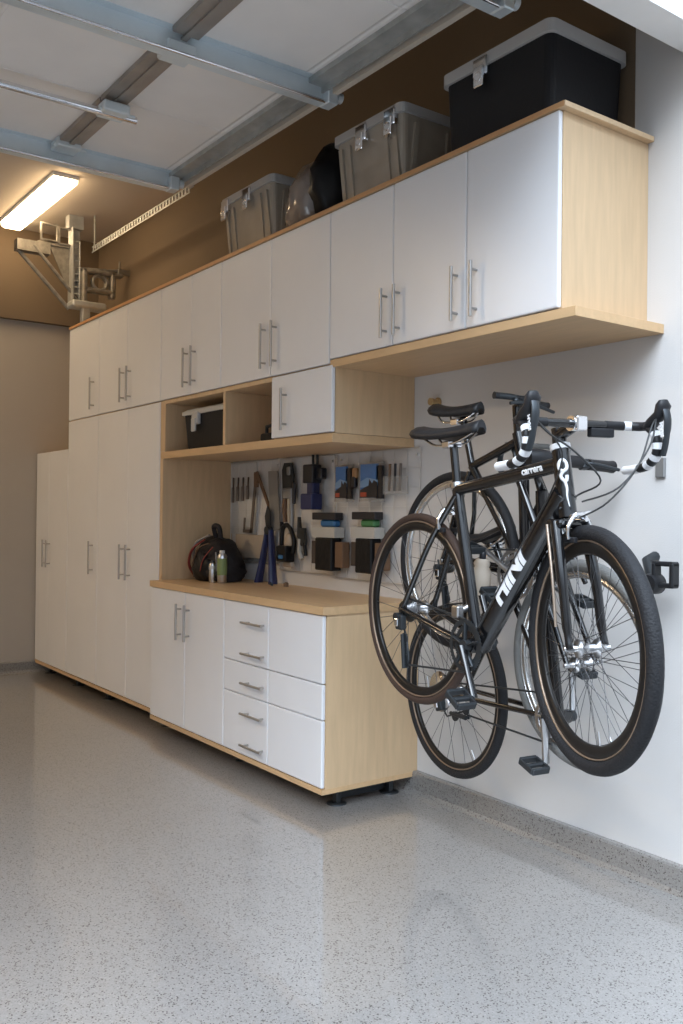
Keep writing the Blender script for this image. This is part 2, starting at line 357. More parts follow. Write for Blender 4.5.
# ------------------------------------------------------------------ things on top of the cabinets
def tote(name, label, x0, x1, y0, y1, z0, z1, body, lid, taper=.03, latch='chrome', ribs=True, latches=(0.33,), lid_h=.05, clearbox=False):
    t = thing(name, label, 'storage box', ((x0 + x1) / 2, (y0 + y1) / 2, z0))
    zb = z1 - lid_h
    def rbox(bm, a0, a1, b0, b1, c0, c1, tp, r=.03):
        def ring(x0, x1, y0, y1, z):
            pts = []
            for cx, cy, a in ((x1 - r, y1 - r, 0), (x0 + r, y1 - r, 90), (x0 + r, y0 + r, 180), (x1 - r, y0 + r, 270)):
                for k in range(5):
                    q = math.radians(a + k * 22.5); pts.append(bm.verts.new((cx + r * math.cos(q), cy + r * math.sin(q), z)))
            return pts
        A = ring(a0 + tp, a1 - tp, b0 + tp, b1 - tp, c0); B = ring(a0, a1, b0, b1, c1); n = len(A)
        bm.faces.new(list(reversed(A))); bm.faces.new(B)
        for i in range(n):
            f = bm.faces.new((A[i], A[(i + 1) % n], B[(i + 1) % n], B[i]))
    bm = BM(); rbox(bm, x0 + .012, x1 - .012, y0 + .012, y1 - .012, z0, zb, taper)
    b = obj('body', bm, body, t)
    if ribs:
        w = x1 - x0
        for f in (.12, .24, .76, .88):
            xx = x0 + w * f; h = zb - z0
            bt = (taper + .012)
            bm = BM(); prism(bm, [(y0 + bt - .008, z0 + .02), (y0 + bt + .006, z0 + .02), (y0 + .016, zb - .03), (y0 + .002, zb - .03)], xx - .012, xx + .012, 'X'); obj('rib', bm, body, t)
        dd = y1 - y0
        for f in (.25, .75):
            yy = y0 + dd * f
            bm = BM(); prism(bm, [(x1 - taper - .004, z0 + .02), (x1 - taper - .02, z0 + .02), (x1 - .016, zb - .03), (x1 - .002, zb - .03)], yy - .012, yy + .012, 'Y'); obj('rib', bm, body, t)
    bm = BM(); rbox(bm, x0, x1, y0, y1, zb, z1 - .012, 0); rbox(bm, x0 + .02, x1 - .02, y0 + .02, y1 - .02, z1 - .012, z1, -.012)
    obj('lid', bm, lid, t)
    for f in latches:
        xx = x0 + (x1 - x0) * f
        bm = BM(); box(bm, xx - .036, xx + .036, y0 - .012, y0 + .014, z1 - .095, z1 - .024, bev=.005)
        box(bm, xx - .024, xx + .024, y0 - .020, y0 - .008, z1 - .135, z1 - .06, bev=.004)
        torus(bm, (xx, y0 - .018, z1 - .10), .016, .004, .004, 'Y', 20, 6)
        obj('latch', bm, latch, t)
    return t
ZTOP = 2.6375
tote('storage_tub', 'big black tub with grey lid on the right end of the cabinets', .60, 1.150, -.43, -.008, ZTOP, 2.985, 'bin_black', 'lid_grey', .012, 'chrome', False, (.40,), .055)
tote('storage_tub', 'clear grey plastic tub with clasps, between the bag and the black trunk', -.135, .355, -.42, -.06, ZTOP, 2.99, 'tub_clear', 'lid_grey', .03, 'chrome', True, (.45, .85))
tote('storage_tub', 'beige latched tub on the cabinets left of the plastic bag', -1.185, -.655, -.42, -.06, ZTOP, 2.995, 'tub_clear', 'lid_grey', .03, 'chrome', True, (.12, .55))
# soft bag in shiny plastic
def blob(bm, c, s, n=20, m=14, fn=None):
    c = Vector(c); rings = []
    for i in range(1, m):
        th = PI * i / m; ring = []
        for j in range(n):
            ph = 2 * PI * j / n
            d = Vector((math.sin(th) * math.cos(ph), math.sin(th) * math.sin(ph), math.cos(th)))
            k = fn(d) if fn else 1
            ring.append(bm.verts.new(c + Vector((d.x * s[0], d.y * s[1], d.z * s[2])) * k))
        rings.append(ring)
    top = bm.verts.new(c + Vector((0, 0, s[2])) * (fn(Vector((0, 0, 1))) if fn else 1)); bot = bm.verts.new(c - Vector((0, 0, s[2])) * (fn(Vector((0, 0, -1))) if fn else 1))
    for i in range(len(rings) - 1):
        for j in range(n): f = bm.faces.new((rings[i][j], rings[i][(j + 1) % n], rings[i + 1][(j + 1) % n], rings[i + 1][j])); f.smooth = True
    for j in range(n):
        f = bm.faces.new((top, rings[0][(j + 1) % n], rings[0][j])); f.smooth = True
        f = bm.faces.new((bot, rings[-1][j], rings[-1][(j + 1) % n])); f.smooth = True
    return bm
def lump(d): return 1 + .05 * math.sin(9 * d.x + 3 * d.z) + .04 * math.sin(13 * d.z - 5 * d.y)
def flatten(bm, z):
    for v in bm.verts:
        if v.co.z < z: v.co.z = z
    return bm
t = thing('duffel_bag', 'bulging bag in shiny grey plastic with a black end, between two tubs', 'bag', (-.42, -.25, ZTOP))
bm = blob(BM(), (-.455, -.24, 2.80), (.175, .19, .20), fn=lump)
for v in bm.verts: v.co.z += (v.co.x + .455) * .5
obj('body', flatten(bm, ZTOP), 'bag_plastic', t)
bm = blob(BM(), (-.27, -.24, 2.83), (.105, .20, .205), fn=lump)
obj('end_panel', flatten(bm, ZTOP), 'bag_black', t)

# ------------------------------------------------------------------ shelf niches and countertop items
tote('storage_bin', 'small black bin with grey lid in the left open niche', -1.60, -1.045, -.44, -.08, 1.6445, 1.878, 'bin_black', 'lid_grey', .015, 'lid_grey', False, (.35,), .035)
t = thing('power_tool', 'small dark device lying in the right open niche', 'tool', (-.76, -.3, 1.6445))
bm = BM(); box(bm, -.84, -.70, -.36, -.20, 1.6445, 1.70, bev=.01, seg=2); obj('body', bm, 'bin_black', t)
bm = BM(); tube(bm, [(-.82, -.33, 1.695), (-.82, -.33, 1.735), (-.74, -.33, 1.745), (-.72, -.33, 1.695)], .010, 8); obj('handle', bm, 'dark_metal', t)
# backpack
t = thing('backpack', 'black backpack with red and grey straps on the countertop, left end', 'backpack', (-1.62, -.20, ZC))
def sag(d): return 1 + .07 * math.sin(7 * d.x + 5 * d.z) + .06 * math.sin(11 * d.z - 6 * d.y + 4 * d.x) + (.10 if d.z < -.2 else 0) - .12 * max(0, d.z) * max(0, d.x)
bm = blob(BM(), (-1.55, -.20, 1.00), (.165, .13, .150), 28, 20, sag)
for v in bm.verts: v.co.x += -(v.co.z - 1.0) * .18
obj('body', flatten(bm, ZC + .0005), 'backpack', t)
bm = blob(BM(), (-1.56, -.305, .975), (.10, .045, .085), 20, 14, sag); obj('front_pocket', flatten(bm, ZC + .0005), 'bag_black', t)
bm = BM(); tube(bm, smooth_path([(-1.60, -.20, 1.14), (-1.59, -.22, 1.205), (-1.545, -.21, 1.20), (-1.54, -.20, 1.12)]), .015, 8); obj('top_loop', bm, 'backpack', t)
for nm, m, r_, pts in (('strap', 'red_fabric', .011, [(-1.57, -.29, 1.13), (-1.64, -.335, 1.07), (-1.70, -.325, .98), (-1.71, -.28, .91)]),
                       ('strap', 'grey_fabric', .013, [(-1.57, -.26, 1.155), (-1.655, -.30, 1.11), (-1.715, -.29, 1.03), (-1.73, -.24, .96)]),
                       ('piping', 'brown_card', .008, [(-1.50, -.30, 1.11), (-1.56, -.335, 1.08), (-1.61, -.345, .99), (-1.62, -.33, .91)]),
                       ('piping', 'red_fabric', .006, [(-1.47, -.29, 1.09), (-1.50, -.335, 1.02), (-1.51, -.350, .95)]),
                       ('side_strap', 'grey_fabric', .006, [(-1.45, -.28, 1.06), (-1.42, -.29, .98), (-1.44, -.28, .90)])):
    bm = BM(); tube(bm, smooth_path(pts), r_, 8, flat=.5); obj(nm, bm, m, t)
def can(name, label, x, y, r, h, m, cap, band='sheet_white'):
    t = thing(name, label, 'bottle', (x, y, ZC))
    obj('body', lathe(BM(), [(r * .92, 0), (r, .004), (r, h * .82), (r * .7, h * .9)], (x, y, ZC + .0005), 'Z', 20), m, t)
    obj('cap', lathe(BM(), [(r * .55, h * .9), (r * .55, h * .99), (r * .4, h)], (x, y, ZC + .0008), 'Z', 16), cap, t)
    obj('label_band', lathe(BM(), [(r * 1.02, h * (.25 if band != 'sheet_white' else .62)), (r * 1.02, h * .76)], (x, y, ZC), 'Z', 20), band, t)
    return t
can('spray_can', 'green and silver spray can in front of the backpack', -1.375, -.28, .028, .185, 'alu', 'sheet_white', 'green_label')
can('small_bottle', 'small silver bottle left of the green spray can', -1.435, -.31, .020, .125, 'alu', 'dark_metal')
single('drill_bit', tube(BM(), [(-1.13, -.11, ZC + .008), (-1.06, -.14, ZC + .008)], .0075, 8), 'dark_metal', 'small dark bit lying on the countertop right of the blue handles', 'tool', org=(-1.1, -.12, ZC))
bm = BM(); lathe(bm, [(.014, 0), (.014, .02), (.006, .024)], (-.98, -.10, ZC + .0005), 'Z', 12)
single('bottle_cap', bm, 'brown_card', 'little brown cap lying on the countertop below the headphones', 'cap', org=(-.98, -.10, ZC))

# ------------------------------------------------------------------ wall grid and tools
YW = -0.012
def grid_panel(label, x0, x1, z0, z1, dx=.10, dz=.095):
    bm = BM()
    nx = max(1, round((x1 - x0) / dx)); nz = max(1, round((z1 - z0) / dz))
    for i in range(nx + 1):
        x = x0 + (x1 - x0) * i / nx; r = .0035 if i in (0, nx) else .0016
        tube(bm, [(x, YW, z0), (x, YW, z1)], r, 6)
    for i in range(nz + 1):
        z = z0 + (z1 - z0) * i / nz; r = .0035 if i in (0, nz) else .0016
        tube(bm, [(x0, YW - .003, z), (x1, YW - .003, z)], r, 6)
    for cx in (x0 + .03, x1 - .03):
        for cz in (z0 + .03, z1 - .03): tube(bm, [(cx, -.0005, cz), (cx, YW, cz)], .006, 8)
    return single('wire_grid', bm, 'wire', label, 'wire grid', org=((x0 + x1) / 2, 0, z0))
grid_panel('pale wire grid on the wall behind the square and hooks, left', -1.76, -1.20, 1.00, 1.595)
grid_panel('pale wire grid on the wall behind the pliers and headset, middle', -1.18, -.66, .97, 1.595)
grid_panel('pale wire grid on the wall behind photo pockets, right', -.64, 0.02, .96, 1.60)
single('backing_sheet', box(BM(), -1.758, -1.46, -.009, -.001, 1.16, 1.59), 'sheet_white', 'white backing sheet on the wall above the backpack', 'sheet', org=(-1.63, 0, 1.16))
YT = -0.030
for i, (x, l) in enumerate(((-1.70, .14), (-1.64, .13), (-1.58, .13), (-1.52, .12))):
    bm = BM(); tube(bm, [(x - .02, YW - .006, 1.50), (x, YT, 1.50), (x, YT - .004, 1.50 - l)], .0055, 8); box(bm, x - .009, x + .009, YT - .010, YT + .002, 1.49 - l, 1.50 - l * .4, bev=.002)
    single('hex_key', bm, 'wire_dark', ['dark hex key hanging first from the left on the white sheet', 'dark hex key hanging second from the left on the white sheet', 'dark hex key hanging third from the left on the white sheet',
           'dark hex key hanging fourth, beside the carpenter square'][i], 'tool', 'hex keys on the white sheet', org=(x, 0, 1.5))
bm = BM(); prism(bm, [(-1.435, 1.52), (-1.41, 1.52), (-1.465, 1.17), (-1.49, 1.17)], YT - .006, YT); prism(bm, [(-1.57, 1.17), (-1.47, 1.17), (-1.47, 1.19), (-1.57, 1.19)], YT - .006, YT); prism(bm, [(-1.57, 1.17), (-1.555, 1.17), (-1.545, 1.26), (-1.56, 1.26)], YT - .006, YT)
single('carpenter_square', bm, 'wire_dark', 'dark slanting carpenter square hanging right of the white sheet', 'square', org=(-1.5, 0, 1.17))
single('wall_shelf', box(BM(), -1.66, -1.22, -.035, -.017, 1.02, 1.16, bev=.003), 'bottle_tan', 'tan flat rail tray on the grid, behind the top of the backpack', 'tray', org=(-1.45, 0, 1.02))
# bow saw
t = thing('hand_saw', 'hand saw with long grey blade hanging above the blue-handled loppers', 'saw', (-1.27, 0, 1.15))
bm = BM(); prism(bm, [(-1.29, 1.53), (-1.19, 1.53), (-1.155, 1.20), (-1.26, 1.18)], YT - .003, YT); obj('blade', bm, 'blade_grey', t)
bm = BM(); tube(bm, [(-1.42, YT, 1.53), (-1.29, YT, 1.34), (-1.27, YT, 1.30)], .010, 8); box(bm, -1.44, -1.40, YT - .012, YT + .004, 1.44, 1.53, bev=.004); obj('handle', bm, 'brown_card', t)
# loppers
t = thing('garden_loppers', 'long-handled garden loppers with dark blue handles, standing on the countertop', 'loppers', (-1.25, -.05, ZC))
bm = BM(); tube(bm, [(-1.325, -.07, .885), (-1.30, -.06, 1.0), (-1.265, -.05, 1.19)], [.028, .024, .017], 10, flat=.6); obj('handle', bm, 'blue_handle', t)
bm = BM(); tube(bm, [(-1.165, -.07, .885), (-1.19, -.06, 1.0), (-1.225, -.05, 1.19)], [.030, .026, .019], 10, flat=.6); obj('handle', bm, 'blue_handle', t)
bm = BM(); lathe(bm, [(.024, -.02), (.024, .012)], (-1.245, -.05, 1.19), 'Y', 16); prism(bm, [(-1.265, 1.18), (-1.225, 1.18), (-1.23, 1.30), (-1.26, 1.33), (-1.285, 1.27)], -.056, -.050); obj('blade', bm, 'dark_metal', t)
# pliers and grips
def hung_tool(name, label, cat, x, z, parts, group=None, k=.8):
    t = thing(name, label, cat, (x, 0, z), group=group)
    for nm, m, polys in parts:
        bm = BM()
        for kind, a in polys:
            if kind == 'p': prism(bm, [(x + u * k, z + v) for u, v in a], YT - .016, YT - .001)
            elif kind == 't': tube(bm, [(x + u * k, YT - .008, z + v) for u, v in a[0]], a[1] * k, 8)
            elif kind == 'b': box(bm, x + a[0] * k, x + a[1] * k, YT - a[4] * k, YT, z + a[2], z + a[3], bev=.008, seg=3)
        obj(nm, bm, m, t)
    return t
hung_tool('locking_pliers', 'large pliers with dark jaws hanging left of the drill', 'pliers', -1.06, 1.24, [
    ('jaw', 'dark_metal', [('p', [(-.075, .29), (-.05, .33), (.035, .33), (.06, .26), (.05, .17), (-.06, .16)])]),
    ('pivot', 'blade_grey', [('b', (-.055, .06, .13, .19, .03)), ('b', (-.01, .035, .26, .31, .028))]),
    ('handle', 'brown_card', [('t', ([(-.045, .14), (-.05, .07), (-.04, .0)], .016))]),
    ('handle', 'blade_grey', [('t', ([(.035, .14), (.045, .05), (.04, -.04)], .018))]),
    ('clip', 'photo_dark', [('b', (.055, .085, .10, .22, .022))])])
hung_tool('cordless_drill', 'dark blue cordless drill with battery hanging from the grid', 'drill', -.78, 1.32, [
    ('body', 'photo_dark', [('b', (-.075, .04, .13, .23, .08)), ('b', (.03, .10, .15, .21, .05))]),
    ('grip', 'blue_handle', [('b', (-.055, .02, .06, .14, .06))]),
    ('battery', 'blue_handle', [('b', (-.085, .05, -.01, .075, .09))]),
    ('hook', 'dark_metal', [('t', ([(-.05, .22), (-.055, .29)], .009)), ('t', ([(0, .22), (-.005, .29)], .009))])])
t = hung_tool('headset', 'black ear defenders with a round beige middle hanging on the grid', 'ear defenders', -1.05, 1.0, [
    ('cup', 'bag_black', [('b', (-.06, .06, .02, .11, .08))]),
    ('lens', 'blue_bright', [('b', (-.03, .03, .035, .06, .085))]),
    ('plate', 'bottle_tan', [('b', (-.05, .06, -.01, .02, .03))])])
bm = BM(); tube(bm, smooth_path([(-1.11, YT - .02, 1.07), (-1.10, YT - .02, 1.20), (-1.04, YT - .02, 1.22), (-.985, YT - .02, 1.15), (-.99, YT - .02, 1.07)]), .013, 8); tube(bm, [(-1.12, YT - .01, 1.12), (-1.125, YT - .01, 1.24)], .010, 8); obj('headband', bm, 'bag_black', t)
bm = blob(BM(), (-1.045, YT - .015, 1.13), (.04, .015, .05), 14, 8); obj('pad', bm, 'bottle_tan', t)
hung_tool('clamp', 'black spring clamp hanging between the ear defenders and the pocket bins', 'clamp', -.92, 1.04, [
    ('jaw', 'dark_metal', [('p', [(-.05, .12), (-.045, .23), (-.03, .23), (-.015, .17), (.04, .17), (.05, .08), (.0, .07)])]),
    ('grip', 'paper', [('t', ([(-.02, .11), (-.03, .04), (0, 0)], .018))]),
    ('grip', 'bag_black', [('t', ([(.03, .09), (.045, .02)], .014))])])
# photo pockets
def photo_pocket(label, x0, x1, z0, z1, seed):
    t = thing('photo_pocket', label, 'wall pocket', ((x0 + x1) / 2, 0, z0))
    obj('sleeve', box(BM(), x0 - .02, x1 + .02, -.040, -.018, z0 - .02, z1 + .01), 'pocket', t)
    obj('sky_print', box(BM(), x0, x1, -.047, -.0415, z0, z1), 'photo_blue', t)
    bm = BM(); h = z1 - z0; w_ = x1 - x0
    prism(bm, [(x0, z0 + h * .30), (x1, z0 + h * .35), (x1, z0 + h * .52), (x0 + w_ * .4, z0 + h * .60), (x0, z0 + h * .48)], -.0485, -.0475); obj('cloud_print', bm, 'photo_pale', t)
    bm = BM(); prism(bm, [(x0, z0), (x1, z0), (x1, z0 + h * .45), (x0 + w_ * .8, z0 + h * .52), (x0 + w_ * .7, z0 + h * .42), (x0 + w_ * .55, z0 + h * .55), (x0 + w_ * .5, z0 + h * .36), (x0 + w_ * .25, z0 + h * .30), (x0, z0 + h * .22)], -.0500, -.0490); obj('skyline_print', bm, 'photo_dark', t)
    bm = BM(); box(bm, x0 + w_ * .05, x0 + w_ * .4, -.0515, -.0505, z0 + h * .03, z0 + h * .16); obj('red_print', bm, 'photo_red', t)
    bm = BM(); box(bm, x1 - .012, x1 + .03, -.047, -.030, z0 - .005, z1 - .01); obj('dark_edge', bm, 'photo_dark', t)
    return t
photo_pocket('left of two blue sky photo prints in a clear wall pocket', -.60, -.50, 1.37, 1.53, 1)
photo_pocket('right and wider of two blue sky photo prints in a clear wall pocket', -.39, -.25, 1.37, 1.535, 2)
hung_tool('carabiner_bundle', 'small amber and black tool hanging between the two photo prints', 'tool', -.445, 1.40, [('body', 'photo_dark', [('b', (-.02, .02, .02, .08, .03))]), ('grip', 'amber', [('b', (-.015, .03, .07, .12, .028))])])
for i, x in enumerate((-.165, -.125, -.085)):
    bm = BM(); tube(bm, [(x, -.045, 1.40), (x + .006, -.045, 1.53)], .0065, 8)
    single('screwdriver', bm, ['brown_card', 'photo_dark', 'wire_dark'][i], ['thin brown rod upright in the pocket at the right end of the grid', 'thin black rod in the middle of the right end pocket', 'thin dark rod on the right in the end pocket'][i], 'tool', 'rods in the right pocket', org=(x, -.045, 1.40))
single('clear_pocket', box(BM(), -.20, -.055, -.056, -.018, 1.385, 1.47), 'pocket', 'clear pocket holding thin rods at the right end of the grid', 'wall pocket', org=(-.13, 0, 1.385))
def pocket_bin(label, x0, x1, z0, z1, accent):
    t = thing('wall_bin', label, 'wall bin', ((x0 + x1) / 2, 0, z0))
    obj('bin', box(BM(), x0 + .05, x1 - .01, -.085, -.018, z0, z0 + .17, bev=.006), 'bag_black', t)
    obj('side_pocket', box(BM(), x0 - .01, x0 + .048, -.065, -.018, z0 + .03, z0 + .15, bev=.003), 'pocket_dark', t)
    obj('side_pocket', box(BM(), x1 - .008, x1 + .06, -.065, -.018, z0 + .02, z0 + .15, bev=.003), 'brown_card', t)
    obj('paper_stack', box(BM(), x0 + .01, x1 + .01, -.080, -.018, z0 + .171, z0 + .225, rot=(0, 0, 0)), 'paper', t)
    obj('bag', box(BM(), x0 + .06, x1 - .02, -.060, -.018, z0 + .226, z0 + .262, bev=.008), accent, t)
    obj('top_box', box(BM(), x0 + .0, x1 - .0, -.070, -.018, z0 + .262, z0 + .30, bev=.003), 'brown_card' if accent == 'x' else 'photo_dark', t)
pocket_bin('left dark wall bin with papers and a blue packet on top', -.78, -.57, .995, 1.30, 'blue_bright')
pocket_bin('right dark wall bin with papers and a green packet on top', -.43, -.24, 1.0, 1.30, 'green_bright')

# ------------------------------------------------------------------ overhead door
t = thing('overhead_garage_door', 'raised white sectional garage door with galvanised struts, under the ceiling', 'garage door', (0, -3, 3.1))
ZP = 3.10
YE = -0.615
for a, b in ((-1.30, -.62), (-.617, .06), (.063, .70), (.703, 1.18)):
    obj('panel', box(BM(), a, b, -5.9, YE, ZP, ZP + .045, bev=.003), 'door_panel', t)
def strut(x, y1, h=.088, wd=.06, y0=-5.85):
    bm = BM()
    pr = [(x - wd, ZP), (x - wd + .02, ZP), (x - wd + .02, ZP - h + .01), (x - .02, ZP - h + .01), (x - .02, ZP), (x + .018, ZP), (x + .018, ZP - .003), (x - .016, ZP - .003), (x - .013, ZP - h), (x + .004, ZP - h), (x + .004, ZP - h - .006), (x - wd + .015, ZP - h - .006), (x - wd + .015, ZP - .003), (x - wd, ZP - .003)]
    prism(bm, pr, y0, y1, 'Y')
    st = obj('strut', bm, 'galv', t)
    bm = BM(); tube(bm, [(x + .004, y0, ZP - h - .001), (x + .004, y1, ZP - h - .001)], .0065, 8); obj('lip', bm, 'chrome', st)
    return st
strut(.09, -.595); strut(-1.24, -.69); strut(1.03, -.53)
bm = BM(); tube(bm, [(-.60, -5.85, ZP - .075), (-.60, -1.16, ZP - .075)], .016, 12); obj('torsion_tube', bm, 'chrome', t)
for y in (-1.26, -3.0, -4.8):
    bm = BM()
    for a, b in ((-1.29, -.625), (-.61, .0), (.10, .69), (.71, 1.17)): box(bm, a, b, y - .058, y + .050, ZP - .022, ZP - .001)
    box(bm, -1.29, 1.17, y - .012, y + .012, ZP - .030, ZP - .020)
    obj('stile', bm, 'stile', t)
bm = BM(); box(bm, -1.29, 1.17, YE - .075, YE - .005, ZP - .024, ZP - .001); box(bm, -1.29, 1.17, YE - .012, YE - .002, ZP - .05, ZP - .001); obj('stile', bm, 'galv_dull', t)
for x, z in ((.03, ZP - .085), (-.60, ZP - .085), (-1.20, ZP - .045)):
    bm = BM(); box(bm, x - .045, x + .06, -1.33, -1.21, z, z + .045, bev=.006); tube(bm, [(x + .03, -1.34, z + .01), (x + .03, -1.18, z + .01)], .008, 8); obj('hinge', bm, 'galv', t)
for x, y in ((.10, -.60), (-1.23, -.68), (1.04, -.54)):
    bm = BM(); box(bm, x - .05, x + .02, y - .02, y + .03, ZP - .10, ZP - .03, bev=.004); lathe(bm, [(.022, -.012), (.022, .012)], (x, y + .045, ZP - .06), 'Y', 16); tube(bm, [(x, y, ZP - .06), (x, y + .05, ZP - .06)], .006, 8); obj('roller', bm, 'galv', t)
# track beside the door, hung from ceiling
t = thing('door_track', 'galvanised roller track running along the right edge of the raised garage door', 'track', (-.1, -.55, 3.02))
bm = BM(); box(bm, -1.25, 1.17, -.600, -.596, 3.04, 3.085); box(bm, -1.25, 1.17, -.596, -.570, 3.083, 3.086); box(bm, -1.25, 1.17, -.596, -.574, 3.04, 3.043); obj('rail', bm, 'ceiling_paint', t)
for x in (-1.15, .6):
    bm = BM(); box(bm, x - .015, x + .015, -.575, -.572, 3.085, 3.4995); obj('hanger', bm, 'galv_dull', t)
# perforated angle by the wall, back bracket assembly
t = thing('perforated_angle', 'perforated steel angle running high along the wall to the far bracket', 'steel angle', (-2.7, -.3, 3.24))
bm = BM(); x = -3.40
while x < -1.80:
    box(bm, x, x + .022, -.30, -.297, 3.235, 3.27); x += .045
box(bm, -3.42, -1.80, -.30, -.297, 3.228, 3.236); box(bm, -3.42, -1.80, -.30, -.297, 3.269, 3.275); box(bm, -3.42, -1.80, -.297, -.27, 3.272, 3.275)
obj('rail', bm, 'galv_dull', t)
for x in (-1.84, -3.38):
    bm = BM(); box(bm, x - .012, x + .012, -.297, -.294, 3.27, 3.4995); obj('hanger', bm, 'galv_dull', t)
t = thing('track_bracket', 'galvanised steel bracket assembly with slanting braces hanging in the far ceiling corner', 'bracket', (-3.5, -.4, 2.8))
def ladder(bm, p0, p1, wv, n):   # perforated strip between two points
    p0 = Vector(p0); p1 = Vector(p1); wv = Vector(wv)
    tube(bm, [p0, p1], .007, 6); tube(bm, [p0 + wv, p1 + wv], .007, 6)
    for i in range(n + 1):
        q = p0.lerp(p1, i / n); tube(bm, [q, q + wv], .006, 6)
bm = BM()
box(bm, -3.52, -3.50, -.445, -.365, 2.82, 3.40); box(bm, -3.50, -3.42, -.445, -.438, 2.82, 3.40)
box(bm, -3.54, -3.46, -.46, -.35, 3.40, 3.4995)
obj('upright', bm, 'galv_dull', t)
bm = BM()
for (y0_, y1_, z0_, z1_) in ((-.66, -.54, 3.28, 3.40), (-.53, -.43, 3.27, 3.39)):
    tube(bm, [(-3.48, y0_, z0_), (-3.48, y1_, z0_), (-3.48, y1_, z1_), (-3.48, y0_, z1_)], .013, 6, closed=True)
box(bm, -3.52, -3.48, -.68, -.42, 3.25, 3.27)
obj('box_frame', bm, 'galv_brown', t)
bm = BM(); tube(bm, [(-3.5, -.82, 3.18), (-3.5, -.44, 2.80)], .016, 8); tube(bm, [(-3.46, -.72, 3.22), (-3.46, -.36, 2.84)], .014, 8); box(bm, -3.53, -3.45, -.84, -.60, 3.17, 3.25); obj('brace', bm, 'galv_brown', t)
bm = BM()
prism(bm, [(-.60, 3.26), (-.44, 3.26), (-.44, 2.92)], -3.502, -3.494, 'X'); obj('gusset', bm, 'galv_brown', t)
bm = BM()
ladder(bm, (-3.44, -.43, 2.86), (-3.44, -.43, 3.30), (0, .045, 0), 9)
obj('perforated_strip', bm, 'galv_dull', t)
bm = BM()
tube(bm, smooth_path([(-3.44, -.38, 3.10), (-3.42, -.20, 3.11), (-3.42, -.06, 3.13)], 4), .014, 8)
box(bm, -3.46, -3.38, -.38, -.06, 3.07, 3.10, bev=.01); box(bm, -3.46, -3.38, -.38, -.12, 2.93, 2.96, bev=.01); box(bm, -3.46, -3.38, -.38, -.34, 2.82, 3.10, bev=.01); box(bm, -3.46, -3.38, -.16, -.12, 2.90, 3.10, bev=.01)
torus(bm, (-3.42, -.24, 3.01), .055, .014, .03, 'X', 24, 8)
tube(bm, [(-3.42, -.08, 3.10), (-3.42, -.08, 3.20)], .008, 8)
box(bm, -3.44, -3.40, -.10, -.0005, 3.10, 3.14, bev=.004)
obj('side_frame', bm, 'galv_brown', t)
bm = BM(); box(bm, -3.5, -3.36, -.46, -.20, 2.80, 2.85, bev=.012); box(bm, -3.44, -3.38, -.38, -.32, 2.6375, 2.82, bev=.006); obj('base_arm', bm, 'galv_dull', t)
# ceiling lights
def light(label, x0, x1, y, glow='lamp_glow'):
    t = thing('fluorescent_light', label, 'ceiling light', ((x0 + x1) / 2, y, 3.42))
    obj('housing', box(BM(), x0, x1, y - .085, y + .085, 3.475, 3.4995), 'white_paint', t)
    bm = BM(); prism(bm, [(y - .080, 3.474), (y - .078, 3.450), (y - .06, 3.436), (y + .06, 3.436), (y + .078, 3.450), (y + .080, 3.474)], x0 + .01, x1 - .01, 'X'); obj('diffuser', bm, glow, t)
light('long bright fluorescent wraparound light on the far ceiling', -3.90, -2.68, -.755)
light('unseen ceiling light farther from the cabinets, added to warm the doors and bench', -3.40, -2.17, -4.3, 'fill_glow')  # unseen fixture, added for warm fill on the doors and bench recess

